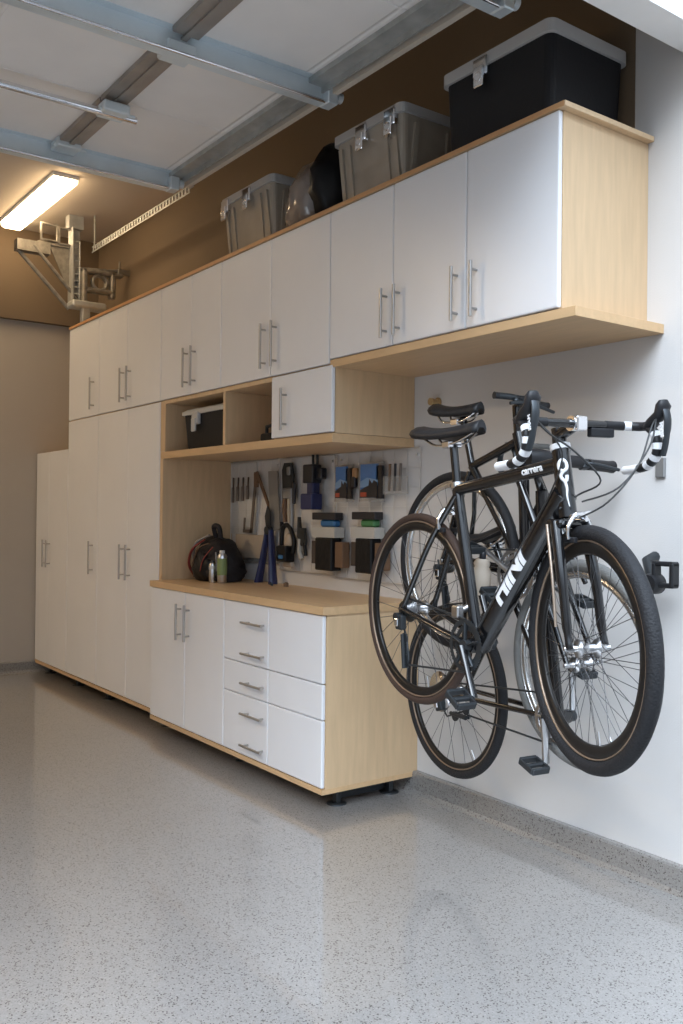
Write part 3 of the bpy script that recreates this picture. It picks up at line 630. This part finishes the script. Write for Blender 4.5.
# ------------------------------------------------------------------ bicycles (local frame: x forward, y towards the wall, z up, origin at the rear axle)
def text_bm(txt, size, depth=.0006, bold=0.0, shear=0.0):
    c = bpy.data.curves.new('lettering', 'FONT'); c.body = txt; c.size = size; c.extrude = depth; c.offset = bold; c.shear = shear; c.resolution_u = 3
    c.align_x = 'CENTER'; c.align_y = 'CENTER'
    o = bpy.data.objects.new('lettering', c); COL.objects.link(o)
    me = o.to_mesh(); bm = BM(); bm.from_mesh(me); o.to_mesh_clear()
    bpy.data.objects.remove(o); bpy.data.curves.remove(c)
    return bm
def slice_y(bm, step):
    ys = [v.co.y for v in bm.verts]; y = min(ys) + step
    while y < max(ys):
        bmesh.ops.bisect_plane(bm, geom=bm.verts[:] + bm.edges[:] + bm.faces[:], plane_co=(0, y, 0), plane_no=(0, 1, 0)); y += step
    return bm
def wheel(root, name, cx, cz, R, tw, steer=0.0, tyre='tyre', rim='rim_black', line='rim_tan', spoke='spoke', nsp=28, rear=False, depth=.028, disc=False):
    c = (cx, 0, cz)
    w_ = obj(name, torus(BM(), c, R - tw, .001 + depth * .5 + .0, .010, 'Y', 72, 8, steer) if False else torus(BM(), c, R - 2 * tw - depth * .45, depth * .55, .011, 'Y', 72, 8, steer), rim, root, local=True)
    obj('tyre', torus(BM(), c, R - tw, tw, tw * 1.05, 'Y', 88, 14, steer), tyre, w_, local=True)
    bm = BM(); Rm = Matrix.Rotation(steer, 3, 'Z')
    torus(bm, c, R - 2 * tw - .001, .0035, .013, 'Y', 72, 8, steer)
    obj('rim_edge', bm, line, w_, local=True)
    bm = BM(); Ri = R - 2 * tw - depth * .9
    for i in range(nsp):
        a = 2 * PI * i / nsp; side = 1 if i % 2 else -1
        tw_ = (0.5 if (i // 2) % 2 else -0.5)
        ha = a + tw_ * 1.6; hr = .022
        p0 = Vector((hr * math.cos(ha), side * .028, hr * math.sin(ha))); p1 = Vector((Ri * math.cos(a), side * .003, Ri * math.sin(a)))
        tube(bm, [Vector(c) + Rm @ p0, Vector(c) + Rm @ p1], .0012, 4)
    obj('spokes', bm, spoke, w_, local=True)
    bm = BM(); lathe(bm, [(.010, -.055), (.010, -.034), (.026, -.032), (.026, -.026), (.014, -.022), (.014, .022), (.026, .026), (.026, .032), (.010, .034), (.010, .055)], c, 'Y', 20, steer)
    lathe(bm, [(.006, -.075), (.009, -.07), (.009, -.055), (.006, .055), (.010, .066)], c, 'Y', 12, steer)
    obj('hub', bm, 'alu', w_, local=True)
    if disc:
        bm = BM(); lathe(bm, [(.020, -.040), (.078, -.0595), (.080, -.062), (.02, -.0635)], c, 'Y', 32, steer); obj('spoke_guard', bm, 'chrome', w_, local=True)
    if rear:
        bm = BM()
        for k in range(7):
            r = .050 - k * .0045; y = -.036 - k * .0035
            lathe(bm, [(r, y - .001), (r, y + .001)], c, 'Y', 24)
        obj('cassette', bm, 'alu', w_, local=True)
    bm = BM(); a = math.radians(-75); tube(bm, [Vector(c) + Rm @ Vector((math.cos(a) * (Ri + .01), 0, math.sin(a) * (Ri + .01))), Vector(c) + Rm @ Vector((math.cos(a) * (Ri - .04), 0, math.sin(a) * (Ri - .04)))], .0032, 6)
    obj('valve', bm, 'alu', w_, local=True)
    return w_
def pedal(parent, p, tilt=0.0):
    bm = BM(); p = Vector(p)
    s = 1 if p.y > 0 else -1
    for dx in (-.035, .035): box(bm, p.x + dx - .006, p.x + dx + .006, p.y - .035 + s * .05, p.y + .035 + s * .05, p.z - .012, p.z + .012, bev=.003)
    for dy in (-.035, .035): box(bm, p.x - .035, p.x + .035, p.y + dy - .004 + s * .05, p.y + dy + .004 + s * .05, p.z - .010, p.z + .010, bev=.002)
    tube(bm, [(p.x, p.y, p.z), (p.x, p.y + s * .085, p.z)], .009, 8)
    R_ = Matrix.Translation(p) @ Matrix.Rotation(tilt, 4, 'Y') @ Matrix.Translation(-p); bm.transform(R_)
    return obj('pedal', bm, 'dark_metal', parent, local=True)
def saddle(root, x, z, L=.27, wid=.075, tilt=0.0, m='black_saddle'):
    bm = BM(); n = 14; rings = []
    for i in range(n + 1):
        u = i / n; xx = x - L * .5 + L * u
        hw = wid * (1 - u) ** .9 * 1.0 + .016 + (.010 if u > .9 else 0)
        if u < .12: hw *= .72 + 2.3 * u
        if u > .95: hw *= .75
        zz = z + .022 * (abs(u - .5) * 2) ** 2 * (1 if u < .5 else .3) + .004
        ring = []
        for j in range(12):
            a = 2 * PI * j / 12; c_, s_ = math.cos(a), math.sin(a)
            th = .020 if s_ > 0 else (.030 if abs(c_) > .6 else .006)
            ring.append(bm.verts.new((xx, hw * c_, zz + th * s_ - .012 * abs(c_) ** 2)))
        rings.append(ring)
    for i in range(n):
        for j in range(12): f = bm.faces.new((rings[i][j], rings[i][(j + 1) % 12], rings[i + 1][(j + 1) % 12], rings[i + 1][j])); f.smooth = True
    bm.faces.new(rings[0]); bm.faces.new(list(reversed(rings[-1])))
    T = Matrix.Translation((x, 0, z)) @ Matrix.Rotation(tilt, 4, 'Y') @ Matrix.Translation((-x, 0, -z)); bm.transform(T)
    s = obj('saddle', bm, m, root, local=True)
    bm = BM()
    for sy in (-1, 1): tube(bm, smooth_path([(x - L * .36, sy * .032, z - .006), (x - .06, sy * .024, z - .036), (x + .05, sy * .022, z - .036), (x + L * .40, sy * .008, z - .008)], 4), .0042, 6)
    box(bm, x - .022, x + .022, -.028, .028, z - .050, z - .026, bev=.004); bm.transform(T)
    obj('rails', bm, 'chrome', s, local=True)
def frame_tube(root, name, a, b, r, m='black_frame', y=0.0, r2=None, flat=1.0, n=14):
    bm = BM(); tube(bm, [(a[0], y, a[1]), ((a[0] + b[0]) / 2, y, (a[1] + b[1]) / 2), (b[0], y, b[1])], [r, (r + (r2 or r)) / 2, r2 or r], n, flat=flat)
    return obj(name, bm, m, root, local=True)
def crankset(root, bb, ang, rings=(.085, .065), L=.172, ym=-.052, tilt=0.0, pedals=(True, True), ring_m='dark_metal'):
    bm = BM(); tube(bm, [(bb[0], -.062, bb[1]), (bb[0], .062, bb[1])], .020, 16); c = obj('crankset', bm, 'dark_metal', root, local=True)
    for i, r in enumerate(rings):
        bm = BM(); y = ym + .008 * i; n = 44
        out = []
        for k in range(n * 2): out.append((r + (.003 if k % 2 else -.001), 2 * PI * k / (2 * n)))
        A = [bm.verts.new((bb[0] + q * math.cos(a), y - .0012, bb[1] + q * math.sin(a))) for q, a in out]; B = [bm.verts.new((bb[0] + q * math.cos(a), y + .0012, bb[1] + q * math.sin(a))) for q, a in out]
        C_ = [bm.verts.new((bb[0] + (r - .014) * math.cos(a), y - .0012, bb[1] + (r - .014) * math.sin(a))) for q, a in out]; D_ = [bm.verts.new((bb[0] + (r - .014) * math.cos(a), y + .0012, bb[1] + (r - .014) * math.sin(a))) for q, a in out]
        for k in range(2 * n):
            k2 = (k + 1) % (2 * n); bm.faces.new((A[k], A[k2], C_[k2], C_[k])); bm.faces.new((B[k], D_[k], D_[k2], B[k2])); bm.faces.new((A[k], B[k], B[k2], A[k2])); bm.faces.new((C_[k], C_[k2], D_[k2], D_[k]))
        if i == 0:
            for q in range(5):
                a = 2 * PI * q / 5 + .3; tube(bm, [(bb[0], y, bb[1]), (bb[0] + (r - .010) * math.cos(a), y, bb[1] + (r - .010) * math.sin(a))], .008, 6, flat=.5)
        obj('chainring', bm, ring_m, c, local=True)
    for s, a in ((-1, ang), (1, ang + PI)):
        p = Vector((bb[0] + L * math.cos(a), s * .075, bb[1] + L * math.sin(a)))
        bm = BM(); tube(bm, [(bb[0], s * .064, bb[1]), ((bb[0] + p.x) / 2, s * .070, (bb[1] + p.z) / 2), tuple(p)], [.017, .012, .014], 10, flat=.7); obj('crank_arm', bm, 'alu' if ring_m == 'alu' else 'black_frame', c, local=True)
        if pedals[0 if s < 0 else 1]: pedal(c, p, tilt)
    return c
def derailleur(root, ax, bb, low=(.02, -.21)):
    bm = BM(); x, z = ax
    box(bm, x - .022, x + .020, -.085, -.060, z - .075, z - .02, bev=.006, seg=2)
    lathe(bm, [(.016, -.09), (.016, -.055)], (x - .012, 0, z - .03), 'Y', 14)
    lathe(bm, [(.019, -.066), (.019, -.060)], (x + low[0] * .5, 0, z - .105), 'Y', 14); lathe(bm, [(.019, -.066), (.019, -.060)], (x + low[0], 0, z + low[1] + .03), 'Y', 14)
    tube(bm, [(x + low[0] * .4, -.070, z - .09), (x + low[0], -.070, z + low[1])], .008, 8); tube(bm, [(x + low[0] * .4, -.056, z - .09), (x + low[0], -.056, z + low[1])], .006, 8)
    d = obj('rear_derailleur', bm, 'dark_metal', root, local=True)
    bm = BM(); box(bm, x - .018, x + .006, -.092, -.084, z - .062, z - .034, bev=.003); obj('derailleur_plate', bm, 'chrome', d, local=True)
    bm = BM(); tube(bm, [(x + .0, -.052, z + .040), (bb[0], -.052, bb[1] + .086)], .0038, 6); tube(bm, [(x + low[0], -.060, z + low[1] + .012), (bb[0], -.052, bb[1] - .086)], .0038, 6); tube(bm, [(x + low[0] + .017, -.060, z + low[1] + .03), (x + .02, -.060, z - .10), (x - .03, -.055, z - .035), (x - .045, -.052, z)], .0038, 6)
    obj('chain', bm, 'dark_metal', root, local=True)
def caliper(root, x, z, s=1):
    bm = BM(); tube(bm, smooth_path([(x, -.038, z - .055), (x, -.040, z - .02), (x, -.018, z + .012), (x, 0, z + .016)], 5), .007, 8); tube(bm, smooth_path([(x, .038, z - .055), (x, .040, z - .02), (x, .018, z + .012), (x, 0, z + .016)], 5), .007, 8)
    tube(bm, [(x - .03 * s, 0, z), (x + .012 * s, 0, z)], .006, 8); tube(bm, [(x, -.03, z + .01), (x, .04, z + .024)], .005, 6)
    b = obj('brake_caliper', bm, 'chrome', root, local=True)
    bm = BM()
    for y in (-.030, .030): box(bm, x - .022, x + .022, y - .006, y + .006, z - .066, z - .050, bev=.002)
    obj('brake_pad', bm, 'black_plastic', b, local=True)

# --- front bicycle
A = thing('road_bicycle', 'black road bicycle with white-striped drop bars, nearest the camera of the hanging bicycles', 'bicycle', (0.7032, -0.608, 0.9505), (0, 0, math.radians(-7.84)))
HB, HT_ = (.783, .335), (.748, .535)
BB = (.362, -.086); SC = (.238, .425)
frame_tube(A, 'head_tube', HT_, HB, .026, r2=.027)
frame_tube(A, 'top_tube', SC, (.752, .490), .0195, r2=.023)
frame_tube(A, 'down_tube', (.770, .405), (BB[0] + .01, BB[1]), .036, r2=.037)
frame_tube(A, 'seat_tube', SC, BB, .019, r2=.021)
bm = BM()
for y in (-1, 1): tube(bm, smooth_path([(.245, y * .012, .405), (.15, y * .045, .255), (.06, y * .060, .10), (0, y * .066, .0)], 5), [.0105] * 15 + [.008], 10)
obj('seat_stays', bm, 'black_frame', A, local=True)
bm = BM()
for y in (-1, 1): tube(bm, smooth_path([(BB[0], y * .03, BB[1]), (.22, y * .048, -.052), (0, y * .066, 0)], 6), .0125, 10, flat=.8)
obj('chain_stays', bm, 'black_frame', A, local=True)
bm = BM()
tube(bm, [(BB[0], -.04, BB[1]), (BB[0], .04, BB[1])], .026, 16)
obj('bottom_bracket', bm, 'black_frame', A, local=True)
for y in (-1, 1): obj('dropout', prism(BM(), [(-.018, -.02), (.02, -.012), (.025, .02), (0, .028), (-.02, .012)], y * .066 - .003, y * .066 + .003), 'black_frame', A, local=True)
frame_tube(A, 'seatpost', (SC[0] + .004, SC[1] - .02), (.212, .578), .0145)
bm = BM(); tube(bm, [(SC[0] - .002, 0, SC[1] + .004), (SC[0] - .006, 0, SC[1] + .024)], .021, 14); tube(bm, [(SC[0] - .03, -.015, SC[1] + .015), (SC[0] - .03, .015, SC[1] + .015)], .006, 8); obj('seat_clamp', bm, 'alu', A, local=True)
saddle(A, .20, .618, L=.34, wid=.074, tilt=math.radians(-2))
# fork
bm = BM(); box(bm, HB[0] - .030, HB[0] + .035, -.062, .062, HB[1] - .030, HB[1] - .004, bev=.010, seg=3); fk = obj('fork', bm, 'black_frame', A, local=True)
AX = (.868, -.029)
bm = BM()
for y in (-1, 1): tube(bm, smooth_path([(HB[0] + .004, y * .052, HB[1] - .012), (.83, y * .062, .16), (AX[0] - .015, y * .064, .03), (AX[0], y * .066, AX[1])], 5), [.0165] * 6 + [.014] * 5 + [.011] * 4 + [.009], 12)
obj('fork_blade', bm, 'black_frame', fk, local=True)
bm = BM(); tube(bm, smooth_path([(HB[0] - .012, -.068, HB[1] - .02), (.808, -.078, .16), (AX[0] - .045, -.078, .03)], 5), .0045, 6)
obj('fork_stripe', bm, 'copper_fork', fk, local=True)
steerA = math.radians(-14)
wheel(A, 'front_wheel', AX[0], AX[1], .345, .0215, steerA, 'tyre', 'rim_black', 'rim_tan', depth=.040)
wheel(A, 'rear_wheel', 0, 0, .345, .0145, 0, 'tyre_brown', 'rim_black', 'rim_tan', rear=True, depth=.034)
caliper(A, HB[0] + .045, HB[1] - .005, -1); caliper(A, .185, .345, -1)
crankset(A, BB, math.radians(-62), tilt=.5)
derailleur(A, (0, 0), BB)
bm = BM(); box(bm, BB[0] - .075, BB[0] - .035, -.058, -.030, BB[1] + .085, BB[1] + .125, bev=.005); tube(bm, [(BB[0] - .05, -.03, BB[1] + .11), (BB[0] - .03, 0, BB[1] + .13)], .012, 8); obj('front_derailleur', bm, 'alu', A, local=True)
# headset, stem
CL = (.812, .603)
bm = BM(); tube(bm, [(HT_[0] + .001, 0, HT_[1] - .004), (HT_[0] - .003, 0, HT_[1] + .012)], .030, 16); obj('headset', bm, 'white_tape', A, local=True)
bm = BM(); tube(bm, [(HT_[0] - .003, 0, HT_[1] + .012), (HT_[0] - .010, 0, HT_[1] + .060)], .021, 14); tube(bm, [(HT_[0] - .008, 0, HT_[1] + .040), (CL[0], 0, CL[1])], .020, 14); stm = obj('stem', bm, 'black_frame', A, local=True)
bm = BM(); tube(bm, [(CL[0], -.022, CL[1]), (CL[0], .022, CL[1])], .022, 14); box(bm, CL[0] + .010, CL[0] + .028, -.020, .020, CL[1] - .02, CL[1] + .02, bev=.004); obj('stem_clamp', bm, 'chrome', stm, local=True)
# drop bars, turned a little towards the room
C0 = (.818, .607)
HBT = Matrix.Translation((CL[0], 0, CL[1])) @ Matrix.Rotation(math.radians(-7), 4, 'Z') @ Matrix.Diagonal((.76, 1, .80, 1)) @ Matrix.Translation((-C0[0], 0, -C0[1]))
def hobj(n_, bm, m, p):
    bm.transform(HBT); return obj(n_, bm, m, p, local=True)
bm = BM(); tube(bm, [(C0[0], -.19, C0[1]), (C0[0], -.05, C0[1]), (C0[0], .05, C0[1]), (C0[0], .19, C0[1])], [.0125, .0158, .0158, .0125], 12); hb = hobj('handlebar', bm, 'black_frame', A)
for s in (-1, 1):
    path = smooth_path([(C0[0], s * .10, C0[1]), (C0[0] + .002, s * .175, C0[1]), (C0[0] + .03, s * .205, C0[1] - .002), (.885, s * .213, .600), (.928, s * .215, .560), (.925, s * .216, .500), (.870, s * .217, .462), (.790, s * .217, .452), (.745, s * .217, .450)], 6)
    n = len(path); segs = [0, 5, 8, 10, 13, 22, 24, 26, 28, 30, 32, 34, 36, 39, n - 1]
    for i in range(len(segs) - 1):
        bm = BM(); tube(bm, path[segs[i]:segs[i + 1] + 1], .0165 if i % 2 == 0 else .0168, 12)
        white = (i % 2 == 1 and i not in (3,)) or i == len(segs) - 2
        hobj('bar_tape', bm, 'white_tape' if white else 'black_plastic', hb)
    bm = BM(); tube(bm, [(.880, s * .213, .598), (.905, s * .214, .615), (.945, s * .215, .640), (.962, s * .215, .672), (.960, s * .215, .690)], [.017, .022, .021, .024, .014], 12); hd = hobj('brake_hood', bm, 'black_plastic', hb)
    bm = BM(); tube(bm, smooth_path([(.966, s * .215, .672), (.982, s * .217, .62), (.968, s * .220, .54), (.950, s * .222, .495)], 5), [.013] * 8 + [.011] * 8, 10, flat=.6); hobj('brake_lever', bm, 'dark_metal', hd)
    bm = text_bm('SRAM', .022, bold=.0004)
    bm.transform(Matrix.Translation((.972, s * .217 - .014, .585)) @ Matrix.Rotation(PI / 2, 4, 'X') @ Matrix.Rotation(PI / 2 + .15, 4, 'Z')); hobj('lever_lettering', bm, 'graphic_white', hd)
bm = BM(); box(bm, C0[0] - .016, C0[0] + .016, .045, .125, C0[1] - .045, C0[1] - .012, bev=.005, seg=2); hobj('bar_mount', bm, 'black_plastic', hb)
bm = BM()
tube(bm, smooth_path([(.87, -.225, .625), (.86, -.15, .57), (.86, -.05, .52), (.88, .03, .44), (.80, .02, .40), (.78, -.03, .36)], 6), .0028, 6)
tube(bm, smooth_path([(.92, .205, .625), (.94, .16, .59), (.95, .10, .48), (.92, .02, .38), (.84, -.01, .335)], 6), .0028, 6)
tube(bm, smooth_path([(.87, -.20, .60), (.84, -.10, .55), (.80, -.04, .50), (.735, -.035, .39), (.60, -.04, .22), (.42, -.04, -.02)], 6), .0025, 6)
tube(bm, smooth_path([(.93, .19, .62), (.97, .12, .53), (.95, .03, .42), (.86, -.02, .38)], 6), .0028, 6)
obj('cables', bm, 'cable', A, local=True)
# lettering on the down tube
dv = Vector((.770 - .372, 0, .405 + .086)).normalized(); ang = math.atan2(dv.z, dv.x)
bm = text_bm('HINI', .105, bold=.005, shear=.3); 
for v in bm.verts: v.co.x *= .92
mid = Vector((.372, 0, -.086)).lerp(Vector((.770, 0, .405)), .47)
# wrap on the tube
R0 = .0384; slice_y(bm, .006)
for v in bm.verts:
    th = v.co.y / R0 * .72; zz = v.co.z
    v.co = Vector((v.co.x, math.sin(th) * (R0 + zz), math.cos(th) * (R0 + zz)))
bm.transform(Matrix.Translation(mid) @ Matrix.Rotation(-ang, 4, 'Y') @ Matrix.Rotation(PI / 2, 4, 'X')); obj('frame_lettering', bm, 'graphic_white', A, local=True)
tv = Vector((.752 - .238, 0, .490 - .425)).normalized(); ang = math.atan2(tv.z, tv.x)
bm = text_bm('carrera', .032, bold=.0010); slice_y(bm, .005)
for v in bm.verts:
    th = v.co.y / .0236; v.co = Vector((v.co.x, math.sin(th) * (.0236 + v.co.z), math.cos(th) * (.0236 + v.co.z)))
bm.transform(Matrix.Translation(Vector((.238, 0, .425)).lerp(Vector((.752, 0, .490)), .80)) @ Matrix.Rotation(-ang, 4, 'Y') @ Matrix.Rotation(PI / 2, 4, 'X')); obj('top_tube_lettering', bm, 'graphic_white', A, local=True)
bm = BM()
def on_head(u, w_):   # point on the head tube's near side: u along from top, w_ around
    a = Vector((HT_[0], 0, HT_[1])); b = Vector((HB[0], 0, HB[1])); p = a.lerp(b, u); r = .0275
    d = Vector((.45, -.89, 0)).normalized(); sd = Vector((.89, .45, 0)); th = w_ / r
    return p + (d * math.cos(th) + sd * math.sin(th)) * r
rr = .0050
tube(bm, smooth_path([on_head(*p) for p in [(.22, .0), (.17, .010), (.20, .020), (.28, .022), (.33, .012), (.30, .000), (.22, .0)]], 4), rr, 8)
tube(bm, smooth_path([on_head(*p) for p in [(.33, .012), (.40, .002), (.47, .010), (.46, .018), (.39, .020)]], 4), rr, 8)
k = smooth_path([on_head(*p) for p in [(.47, .012), (.58, .016), (.70, .014), (.84, .018)]], 4)
tube(bm, k, [.0050 - .0003 * q for q in range(len(k))], 8)
obj('head_badge', bm, 'graphic_white', A, local=True)

# --- flat-bar bicycles behind
def flat_bike(label, loc, rz, ry, P):
    r = thing('hybrid_bicycle', label, 'bicycle', loc, (0, ry, rz))
    g = P.get; bn = P.get('bwn', P.get('bw', .28))
    bb, sc, ht, hb_ = g('bb'), g('sc'), g('ht'), g('hb')
    frame_tube(r, 'head_tube', ht, hb_, .022); frame_tube(r, 'top_tube', sc, (ht[0], ht[1] - .03), .015, r2=.017)
    frame_tube(r, 'down_tube', (hb_[0] - .005, hb_[1] + .03), bb, .021, r2=.019); frame_tube(r, 'seat_tube', sc, bb, .016)
    frame_tube(r, 'seatpost', sc, g('sp'), .0135)
    bm = BM()
    for y in (-1, 1): tube(bm, [(sc[0], y * .012, sc[1] - .02), (sc[0] * .55, y * .048, sc[1] * .5), (0, y * .064, 0)], .009, 8)
    obj('seat_stays', bm, 'black_frame', r, local=True)
    bm = BM()
    for y in (-1, 1): tube(bm, [(bb[0], y * .03, bb[1]), (bb[0] * .5, y * .052, bb[1] * .5), (0, y * .064, 0)], .010, 8)
    tube(bm, [(bb[0], -.04, bb[1]), (bb[0], .04, bb[1])], .024, 14)
    obj('chain_stays', bm, 'black_frame', r, local=True)
    saddle(r, g('sad')[0], g('sad')[1], L=.25, wid=.065)
    fx = g('fx')
    bm = BM()
    for y in (-1, 1): tube(bm, [(hb_[0], y * .048, hb_[1] - .01), ((hb_[0] + fx[0]) / 2 - .01, y * .056, (hb_[1] + fx[1]) / 2), (fx[0], y * .060, fx[1])], [.014, .012, .009], 10)
    box(bm, hb_[0] - .02, hb_[0] + .02, -.055, .055, hb_[1] - .03, hb_[1] - .003, bev=.006)
    obj('fork', bm, g('fork_m', 'black_frame'), r, local=True)
    wheel(r, 'rear_wheel', 0, 0, .345, .018, 0, g('tyre', 'tyre'), g('rim', 'rim_black'), g('line', 'rim_tan'), rear=True, disc=g('disc', False), depth=.024)
    if g('front'): wheel(r, 'front_wheel', fx[0], fx[1], .345, .020, 0, g('tyre2', 'tyre_grey'), 'rim_silver', 'rim_silver', depth=.022)
    crankset(r, bb, g('ca', -1.0), rings=g('rings', (.088, .07)), L=g('cl', .172), tilt=g('pt', 0.0), ring_m='alu')
    derailleur(r, (0, 0), bb, g('dlow', (.02, -.18)))
    q = g('bar'); bw = g('bw', .28); dy = g('turn', 0.0)
    bm = BM(); tube(bm, [(ht[0], 0, ht[1]), (ht[0] - .01, 0, q[1] - .01), (q[0], 0, q[1])], .016, 10); obj('stem', bm, 'black_frame', r, local=True)
    pts = [(q[0] - .02 + dy, -bn, q[1] + g('rise', .02)), (q[0] - .005 + dy * .4, -bn * .4, q[1] + g('rise', .02) * .8), (q[0], -.04, q[1]), (q[0], .04, q[1]), (q[0] - .005 - dy * .4, bw * .4, q[1] + g('rise2', .02) * .8), (q[0] - .02 - dy, bw, q[1] + g('rise2', .02))]
    bm = BM(); tube(bm, smooth_path(pts, 4), .0115, 10); h = obj('handlebar', bm, 'dark_metal', r, local=True)
    for s, e, e2 in ((-1, pts[0], pts[1]), (1, pts[-1], pts[-2])):
        if s < 0 and g('pad'): continue
        e = Vector(e); e2 = Vector(e2); d = (e2 - e).normalized()
        gr = g('grip_r', .016); bm = BM(); tube(bm, [e - d * .005, e + d * .02, e + d * .12], [gr + .003, gr + .0005, gr], 12); gp = obj('grip', bm, 'black_plastic', h, local=True)
        bm = BM(); tube(bm, smooth_path([e + d * .15, e + d * .13 + Vector((.035, 0, -.01)), e + d * .02 + Vector((.05, 0, -.03))], 4), .006, 8); box(bm, *(lambda c: (c.x - .012, c.x + .02, c.y - .016, c.y + .016, c.z - .02, c.z + .014))(e + d * .145), bev=.004)
        obj('brake_lever', bm, 'dark_metal', h, local=True)
    if g('pad'):
        bm = BM(); tube(bm, smooth_path([(q[0] - .01, -.115, q[1] + .012), (q[0], -.07, q[1] + .010), (q[0], .0, q[1] + .004), (q[0], .10, q[1])], 4), [.030] * 5 + [.028] * 5 + [.022] * 3, 14); obj('bar_pad', bm, 'black_plastic', h, local=True)
    return r
flat_bike('black bicycle hanging highest against the wall, thin saddle above the front bicycle saddle', (.62, -.345, 1.115), math.radians(-3), 0, dict(
    bb=(.38, -.03), sc=(.09, .36), ht=(.335, .47), hb=(.365, .36), sp=(.035, .55), sad=(.010, .572), fx=(.60, -.05), bar=(.37, .575), ca=2.6, tyre='tyre', rim='rim_silver', line='rim_silver', bw=.125, rise=.018, rise2=-.0, pt=.3, grip_r=.010))
flat_bike('lowest dark bicycle at the wall, tan-rimmed rear wheel below the front bicycle rear wheel', (.522, -.26, .586), math.radians(-9), math.radians(-17), dict(
    bb=(.615, -.165), sc=(.46, .36), ht=(.742, .60), hb=(.700, .44), sp=(.43, .50), sad=(.42, .525), fx=(.775, -.01), front=True, bar=(.850, .672), ca=math.radians(-97), rings=(.062, .05), tyre='tyre', rim='rim_black', line='rim_tan', disc=True, dlow=(.16, -.12), bw=.26, rise=.02, rise2=-.005, pt=.6, grip_r=.020, pad=True, bwn=.13, cl=.145))
# bottle held by the wall bicycle's frame, wall fittings
t = thing('water_bottle', 'tan cycling bottle seen behind the lettered down tube', 'bottle', (.858, -.455, .97))
bm = lathe(BM(), [(.030, 0), (.036, .01), (.036, .12), (.026, .135), (.030, .15), (.022, .165)], (0, 0, 0), 'Z', 20); obj('body', bm, 'bottle_tan', t, local=True)
bm = lathe(BM(), [(.012, .165), (.013, .185), (.008, .192)], (0, 0, 0), 'Z', 12); obj('cap', bm, 'photo_dark', t, local=True)
t.rotation_euler = (0, math.radians(6), 0)
t = thing('wall_hook', 'black hook arm with a grey ring behind the left drop of the white-striped bars', 'hook', (.86, 0, 1.47))
bm = BM(); torus(bm, (.875, -.33, 1.487), .060, .009, .012, 'Y', 36, 8, -.3); obj('ring', bm, 'dark_metal', t)
bm = BM(); tube(bm, [(.86, -.0005, 1.545), (.86, -.10, 1.555), (.865, -.33, 1.550)], .010, 8); lathe(bm, [(.03, -.008), (.03, -.0005)], (.86, 0, 1.545), 'Y', 16); obj('arm', bm, 'tyre_grey', t)
t = thing('wall_bracket', 'black bracket with a square loop jutting from the wall right of the big front wheel', 'bracket', (1.27, 0, 1.12))
bm = BM(); tube(bm, [(1.27, -.0005, 1.15), (1.275, -.06, 1.14), (1.33, -.11, 1.085)], [.020, .014, .016], 10); obj('arm', bm, 'dark_metal', t)
bm = BM(); lathe(bm, [(.030, -.150), (.036, -.135), (.036, -.095), (.024, -.085)], (1.345, 0, 1.065), 'Y', 18); obj('knob', bm, 'black_plastic', t)
bm = BM(); x, y, z = 1.392, -.12, 1.098
for a in (-.034, .034): box(bm, x + a - .008, x + a + .008, y - .02, y + .02, z - .040, z + .040, bev=.004)
for a in (-.036, .036): box(bm, x - .042, x + .042, y - .018, y + .018, z + a - .008, z + a + .008, bev=.004)
obj('loop', bm, 'black_plastic', t)
t = thing('wall_peg', 'small wooden peg on the wall just above the upper saddle', 'peg', (.128, 0, 1.80))
bm = BM(); tube(bm, [(.128, -.0005, 1.80), (.128, -.05, 1.800)], [.012, .017], 12); obj('pin', bm, 'wood_handle', t)
bm = BM(); lathe(bm, [(.022, -.006), (.022, -.0005)], (.128, 0, 1.80), 'Y', 16); obj('base', bm, 'wood_handle', t)
single('wall_plate', box(BM(), 1.275, 1.312, -.014, -.0005, 1.428, 1.498, bev=.003), 'blade_grey', 'small grey plate on the wall below the right brake lever', 'plate', org=(1.293, 0, 1.46))
